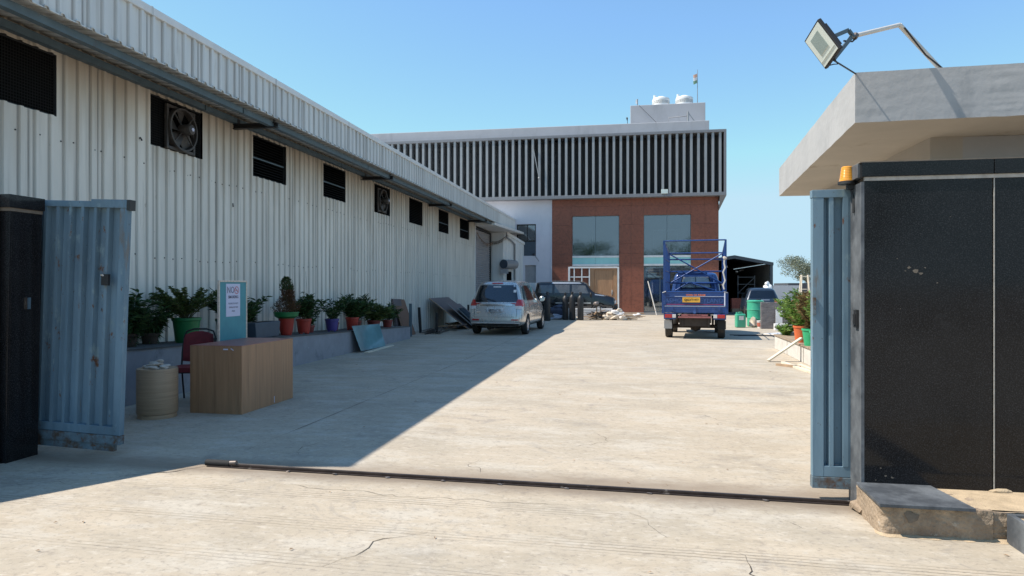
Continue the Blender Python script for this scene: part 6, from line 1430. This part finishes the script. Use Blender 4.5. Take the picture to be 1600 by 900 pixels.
# ============================================================ right side of the yard
rp_ = thing('planter_bench', 'low sunlit white-plastered planter behind the right gate leaf', 'planter', (3.34, 14, 0), R(-1.5))
m = MB(); m.box(.0, 3.2, -4.6, 3.1, 0, .315); obj('planter_body', m, 'planter_white', rp_, bev=.01)
m = MB(); m.box(-.02, 3.2, -4.6, 3.12, .316, .345); obj('coping', m, 'concrete_rough', rp_, bev=.004)
for y in (-3.2,-1.6,0,1.6): 
    m = MB(); m.box(-.006,-.0005,y,y+.008,.01,.31); obj('panel_joint', m, 'mortar', rp_)
t = thing('leaning_plank', 'pale plank leaning on the corner of the right planter', 'plank', (2.98, 14.15, 0)); m = MB(); m.bar((-.27,0,.02),(.38,.10,.47),.11,.03,(0,0,1)); obj('plank', m, 'wood_pale', t, bev=.002)
for k, (x, y, L, a) in enumerate(((3.02,12.9,1.9,96),(3.18,12.4,2.2,92),(2.9,13.3,.5,130))):
    t = thing('timber_strip', ['pale timber strip on the ground, furthest from the right planter','pale timber strip hugging the foot of the right planter','short crooked timber piece at the far end of the strips'][k], 'timber', (x, y, 0), R(a), 'timber strips by the right planter')
    m = MB(); m.box(-L/2,L/2,-.035,.035,.0,.04); obj('strip', m, 'wood_pale' if k < 2 else 'wood_raw', t, bev=.002)
def rpot(name, lab, x, y, r, h, mat, plant, leaf, pal=None):
    t = thing(name, lab, 'potted plant', (x, y, .345), 1.1*x, 'potted plants on the right planter'); pot(t, r, h, mat, taper=.72)
    addplant(t, h-.05, plant, leaf, whorl=4, start=.1); return t
rpot('potted_plant', 'young oleander in the orange pot on the right planter', 3.47, 14.75, .155, .34, 'pot_orange', (.75,.40,16,16,.14,.026,41), 'leaf_sunny')
rpot('potted_plant', 'oleander in the bright green pot next to the orange one', 3.46, 13.95, .165, .33, 'pot_brightgreen', (.80,.42,18,16,.14,.026,42), 'leaf_rust')
rpot('potted_plant', 'oleander in the second bright green pot at the gate edge', 3.44, 13.3, .165, .33, 'pot_brightgreen', (.85,.42,18,16,.14,.026,43), 'leaf_sunny')
t = thing('oleander', 'tall sunlit oleander bush at the far end of the right planter', 'shrub', (3.92, 16.6, .34)); addplant(t, 0, (1.12,.60,60,24,.14,.030,44), 'leaf_sunny', whorl=4, start=.05, droop=.4)
t = thing('oleander', 'yellowing oleander bush between the far bush and the gate', 'shrub', (3.86, 15.5, .34)); addplant(t, 0, (.95,.48,44,22,.12,.028,45), 'leaf_rust', whorl=4, start=.1)
t = thing('low_shrub', 'low leafy shrub spilling over the far corner of the right planter', 'shrub', (3.62, 16.85, .34)); addplant(t, 0, (.28,.36,22,10,.12,.026,46), 'leaf_sunny', whorl=3, start=.0)
# drums, jerrycan, slab, white boxes
def drum(lab, x, y, r, h, mat='drum_green'):
    t = thing('plastic_drum', lab, 'drum', (x,y,0), 0); m = MB()
    m.lathe([(r*.9,0),(r,.04),(r,h*.3),(r*1.04,h*.32),(r,h*.35),(r,h*.62),(r*1.04,h*.64),(r,h*.67),(r,h-.08),(r*1.05,h-.06),(r*1.05,h-.03),(r*.9,h)], 24); obj('drum_body', m, mat, t, smooth=30)
    m = MB(); m.lathe([(r*.3,h),(r*.3,h+.03),(0,h+.03)], 12, (r*.4,0,0)); obj('cap', m, 'black_plastic', t, smooth=30)
drum('tall green plastic drum left of the grey stone slab', 4.58, 26.3, .29, .98)
t = thing('jerrycan', 'green plastic jerrycan standing alone before the shed', 'jerrycan', (3.94, 25.6, 0), R(8))
m = MB(); m.box(-.17,.17,-.14,.14,0,.50); obj('can_body', m, 'drum_green', t, bev=.045)
m = MB(); m.tube([(-.06,0,.49),(-.05,0,.55),(.06,0,.55),(.07,0,.49)], .018, 8); m.lathe([(.04,.49),(.04,.55),(0,.56)], 12, (-.12,0,0)); obj('can_handle', m, 'drum_green', t, smooth=50)
m = MB(); m.box(-.08,.08,-.143,-.1405,.28,.42); obj('label_patch', m, 'sack_white', t)
t = thing('paint_bucket', 'red and white paint bucket beside the stone slab', 'bucket', (4.58, 25.3, 0)); m = MB(); m.lathe([(.095,0),(.115,.24),(.12,.25),(.12,.27),(0,.272)], 20); obj('bucket_body', m, 'sack_white', t, smooth=30)
m = MB(); m.lathe([(.1055,.06),(.1165,.20)], 20); m.f = m.f[:-2]; m.m = m.m[:-2]; obj('red_label', m, 'brick_red', t, smooth=30)
t = thing('cement_bag', 'grey-brown bag under the tall green drum', 'bag', (4.42, 25.75, 0)); m = MB(); m.lump((0,0,.16),(.13,.15,.17),71,2); obj('bag', m, 'sack', t, smooth=60)
t = thing('stone_slab', 'large rough grey stone slab standing upright at the yard edge', 'stone', (5.0, 25.0, 0), R(0))
mb = rough_box(-.46,.70,-.07,.07,0,.93,(18,),.012,7); obj('slab', mb, 'stone_grey', t, smooth=40)
t = thing('tile_offcut', 'narrow white tile leaning on the grey stone slab', 'tile', (5.02, 24.83, .0)); m = MB(); m.box(-.02,.20,-.02,.0,.05,.68); obj('tile', m, 'marble_white', t)
t = thing('white_block', 'long white block lying before the grey stone slab', 'block', (5.15, 24.3, 0)); m = MB(); m.box(-.30,.95,-.15,.12,0,.22); obj('block', m, 'marble_white', t, bev=.008)
t = thing('white_post', 'short white pillar carrying red bricks right of the stone slab', 'pillar', (5.98, 26.2, 0)); m = MB(); m.box(-.14,.20,-.15,.15,0,.86); obj('pillar', m, 'marble_white', t, bev=.01)
for k, (x, y, z, a) in enumerate(((5.82,26.2,.86,5),(6.02,26.15,.86,-12),(6.16,26.25,.86,10),(5.95,26.2,.925,-4),(6.1,26.2,.925,15))):
    t = thing('brick', 'loose brick on the white pillar, '+['bottom left of the pile','bottom middle of the pile','bottom right of the pile','upper left of the pile','upper right of the pile'][k], 'brick', (x,y,z), R(a), 'bricks on the white pillar'); m = MB(); m.box(-.11,.11,-.055,.055,0,.062); obj('brick_block', m, 'brick_red' if k % 2 else 'wood_raw', t, bev=.004)
t = thing('bust', 'white plaster head-and-shoulders bust above the dark hatchback', 'statue', (6.66, 34.95, -.16))
m = MB(); m.box(-.22,.22,-.22,.22,0,1.12); obj('pedestal', m, 'marble_white', t, bev=.01)
m = MB(); m.lathe([(.20,1.12),(.16,1.16),(.10,1.2)], 16); m.lump((0,0,1.32),(.30,.15,.13),81,3); m.lathe([(.10,1.38),(.085,1.48)], 16); m.lump((0,-.02,1.62),(.155,.17,.20),86,3); m.lump((0,.03,1.66),(.175,.17,.17),83,3); m.lump((0,-.19,1.60),(.025,.03,.04),84,1); m.lump((-.15,0,1.6),(.025,.03,.05),85,1); m.lump((.15,0,1.6),(.025,.03,.05),85,1)
obj('bust_figure', m, 'tank_white', t, smooth=70)
for k, (x, y, sx, sy, h, mt, lab) in enumerate(((4.5,20.6,.16,.1,.03,'black_plastic','flat black offcut on the sunlit floor right of the truck'),(4.85,21.2,.12,.3,.12,'black_plastic','small black block at the end of the truck shadow'),(4.55,19.3,.35,.12,.02,'pot_dkgreen','flat green strip on the floor beside the right planter'),(4.35,19.9,.3,.1,.02,'wood_pale','flat pale strip on the floor beside the right planter'),(4.6,22.3,.5,.2,.03,'marble_white','thin white slab lying near the long white block'))):
    t = thing('offcut_piece', lab, 'offcut', (x,y,0), R(10*k)); m = MB(); m.box(-sx,sx,-sy,sy,.0,h); obj('piece', m, mt, t, bev=.003)
t = thing('drain_pipes', 'thin dark hoses lying on the ground right of the truck', 'hoses', (3.9, 21.5, 0))
for k in range(3): m = MB(); m.tube([(-.9+.1*k,.0-.15*k,.012),(-.3,.1-.12*k,.012),(.4,-.05-.1*k,.012),(.9,.05-.15*k,.012)], .014, 6); obj('hose', m, 'black_plastic', t)

# ============================================================ shed
sh_ = thing('open_shed', 'dark steel portal shed with open front right of the office block', 'shed', (6, 38, 0))
ef, ez, rz_, rx = 7.52, 2.72, 3.10, 5.55; D = 14; xl = 3.0
def SH(n, m, mt, **k):
    o = obj(n, m, mt, sh_, **k); o.location = (-6,-38,0); return o
m = MB(); m.box(ef-.14, ef, 38, 38.14, 0, ez-.07); SH('portal_post', m, 'shed_steel')
m = MB(); m.box(4.62, 4.74, 38, 38.14, 0, ez+.1); SH('portal_post', m, 'shed_steel')
m = MB(); m.add([(rx,37.95,rz_-.12),(ef+.02,37.95,ez-.12),(ef+.02,37.95,ez+.04),(rx,37.95,rz_+.06),(rx,38.1,rz_-.12),(ef+.02,38.1,ez-.12),(ef+.02,38.1,ez+.04),(rx,38.1,rz_+.06)], [(0,1,2,3),(4,5,6,7),(0,1,5,4),(1,2,6,5),(2,3,7,6),(3,0,4,7)]); SH('rafter', m, 'shed_steel')
m = MB(); m.add([(rx-.002,37.95,rz_-.12),(xl,37.95,2.6),(xl,37.95,2.76),(rx-.002,37.95,rz_+.06),(rx-.002,38.1,rz_-.12),(xl,38.1,2.6),(xl,38.1,2.76),(rx-.002,38.1,rz_+.06)], [(0,1,2,3),(4,5,6,7),(0,1,5,4),(1,2,6,5),(2,3,7,6),(3,0,4,7)]); SH('rafter', m, 'shed_steel')
m = MB(); m.add([(rx,38.1,rz_+.05),(ef+.02,38.1,ez+.03),(ef+.02,38+D,ez+.03),(rx,38+D,rz_+.05)], [(0,1,2,3)]); m.add([(rx,38.1,rz_+.05),(xl,38.1,2.75),(xl,38+D,2.75),(rx,38+D,rz_+.05)], [(0,1,2,3)]); SH('roof_sheet', m, 'shed_steel')
m = MB(); m.box(ef-.06, ef-.02, 38.15, 38+D, 0, ez); SH('side_wall', m, 'shed_wall')
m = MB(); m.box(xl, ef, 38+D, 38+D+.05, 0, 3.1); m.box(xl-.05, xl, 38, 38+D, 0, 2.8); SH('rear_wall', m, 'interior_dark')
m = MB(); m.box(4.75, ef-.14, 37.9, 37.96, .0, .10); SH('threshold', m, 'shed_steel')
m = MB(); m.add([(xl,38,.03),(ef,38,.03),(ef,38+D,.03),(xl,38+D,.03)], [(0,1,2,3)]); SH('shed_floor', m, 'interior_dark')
for k, (x, y, z) in enumerate(((5.15,38.3,2.55),(6.2,41.5,2.35),(6.7,43.5,2.45),(7.1,45,2.5))):
    m = MB(); m.box(x-.07,x+.07,y-.02,y+.02,z-.04,z+.04); SH('shed_lamp', m, 'lamp_clear')
m = MB()
for x in (6.0, 6.9): m.bar((x,39.8,0),(x,39.8,2.1),.04,.04,(0,1,0))
for z in (.6,1.1,1.6,2.0): m.bar((6.0,39.8,z),(6.9,39.8,z),.03,.03)
m.bar((6.0,39.8,1.1),(6.9,39.8,2.0),.03,.03); o = SH('shed_rack', m, 'dark_blue_paint')
t = thing('shed_clutter', 'dim machines and boxes inside the mouth of the shed', 'clutter', (5.4, 39, 0))
for k in range(14):
    m = MB(); x, y = rd.uniform(-.6,1.8), rd.uniform(0,2); a, h = rd.uniform(.08,.3), rd.uniform(.15,.9); m.box(x-a,x+a,y-a,y+a,.03,h) if k % 2 else m.lump((x,y,h*.5),(a,a,h*.5),k,2); obj('clutter_piece', m, rd.choice(['scrap_metal','brick_red','black_plastic','wood_raw','fin_frame']), t)
# ============================================================ boundary and beyond
t = thing('boundary_wall', 'pale boundary wall running away to the right of the shed', 'wall', (9, 46, 0))
m = MB(); m.prism([(-1.6,-1),(2.7,4),(2.7,4.2),(-1.6,-.8)], 0, 1.55); obj('wall_body', m, 'far_wall', t)
t = thing('gatehouse', 'dark-topped low building beyond the boundary wall', 'building', (12.5, 52, 0))
m = MB(); m.box(-1.15,6,0,5,1.12,1.72); obj('dark_band', m, 'far_dark', t); m = MB(); m.box(-1.15,-.85,.01,5,0,1.12); m.box(-.85,6,.3,5,0,1.12); obj('lower_wall', m, 'plaster_grey', t)
t = thing('wooden_trestle', 'tall pale wooden trestle standing behind the oleanders', 'trestle', (5.42, 22.6, 0))
m = MB()
for x in (-.16,.16):
    for s in (-1,1): m.bar((x*1.2,s*.25,0),(x*.6,s*.04,1.85),.035,.035)
for z in (.5,.95,1.4,1.8): m.bar((-.16,0,z),(.16,0,z),.03,.03)
obj('trestle_frame', m, 'wood_pale', t)
def tree(name, lab, x, y, h, cr, seed, n=9000, mat='leaf_tree', trunk=.45, cz=None):
    r = random.Random(seed); t = thing(name, lab, 'tree', (x,y,0))
    m = MB(); m.tube([(0,0,0),(.05*h*.3,0,h*.25),(0,.02*h,h*.5)], h*.028, 8, h*.016); limbs = []
    for k in range(9):
        a = k*2.4+r.uniform(-.3,.3); q = Vector((cos(a)*cr*r.uniform(.4,.8), sin(a)*cr*r.uniform(.4,.8), h*r.uniform(.55,.9))); b0 = Vector((0,.01*h,h*r.uniform(.28,.5))); m.tube([b0, b0.lerp(q,.5)+Vector((0,0,h*.04)), q], h*.010, 5, h*.003); limbs.append(q)
    obj('trunk', m, 'bark', t, smooth=50)
    m = MB(); cl = [q+Vector((r.gauss(0,cr*.22), r.gauss(0,cr*.22), r.gauss(0,h*.06))) for q in limbs for _ in range(5)]
    for i in range(n):
        c = r.choice(cl); d = Vector((r.gauss(0,1), r.gauss(0,1), r.gauss(0,.8))).normalized()*cr*.26*r.random()**.4; p = c+d
        u = Vector((r.uniform(-1,1), r.uniform(-1,1), r.uniform(-1,1))).normalized()*h*.016; v = u.cross(Vector((r.uniform(-1,1), r.uniform(-1,1), r.uniform(-1,1)))).normalized()*h*.007
        m.add([p-u, p+v, p+u, p-v], [(0,1,2,3)])
    tag(obj('crown', m, mat, t, recalc=False), kind='stuff'); return t
tree('tree', 'sparse olive-green tree beyond the boundary wall beside the gate leaf', 15.6, 64, 4.2, 2.2, 5)
tree('tree', 'second sparse tree further right, behind the gate leaf', 21, 72, 5.2, 2.3, 6, n=5000)

for k, (x, y, h, cr, lab) in enumerate(((-9,-46,9.5,4.8,'dark roadside tree mirrored at the left of the office glazing'),(-1,-52,9,4.4,'round roadside tree mirrored in the middle of the office glazing'),(8,-44,9,5,'wide roadside tree behind the viewpoint, mirrored in the granite'),(18,-50,10,5,'tall roadside tree behind the viewpoint at the right'))):
    tree('tree', lab, x, y, h, cr, 60+k, n=3500, mat='leaf_mid')
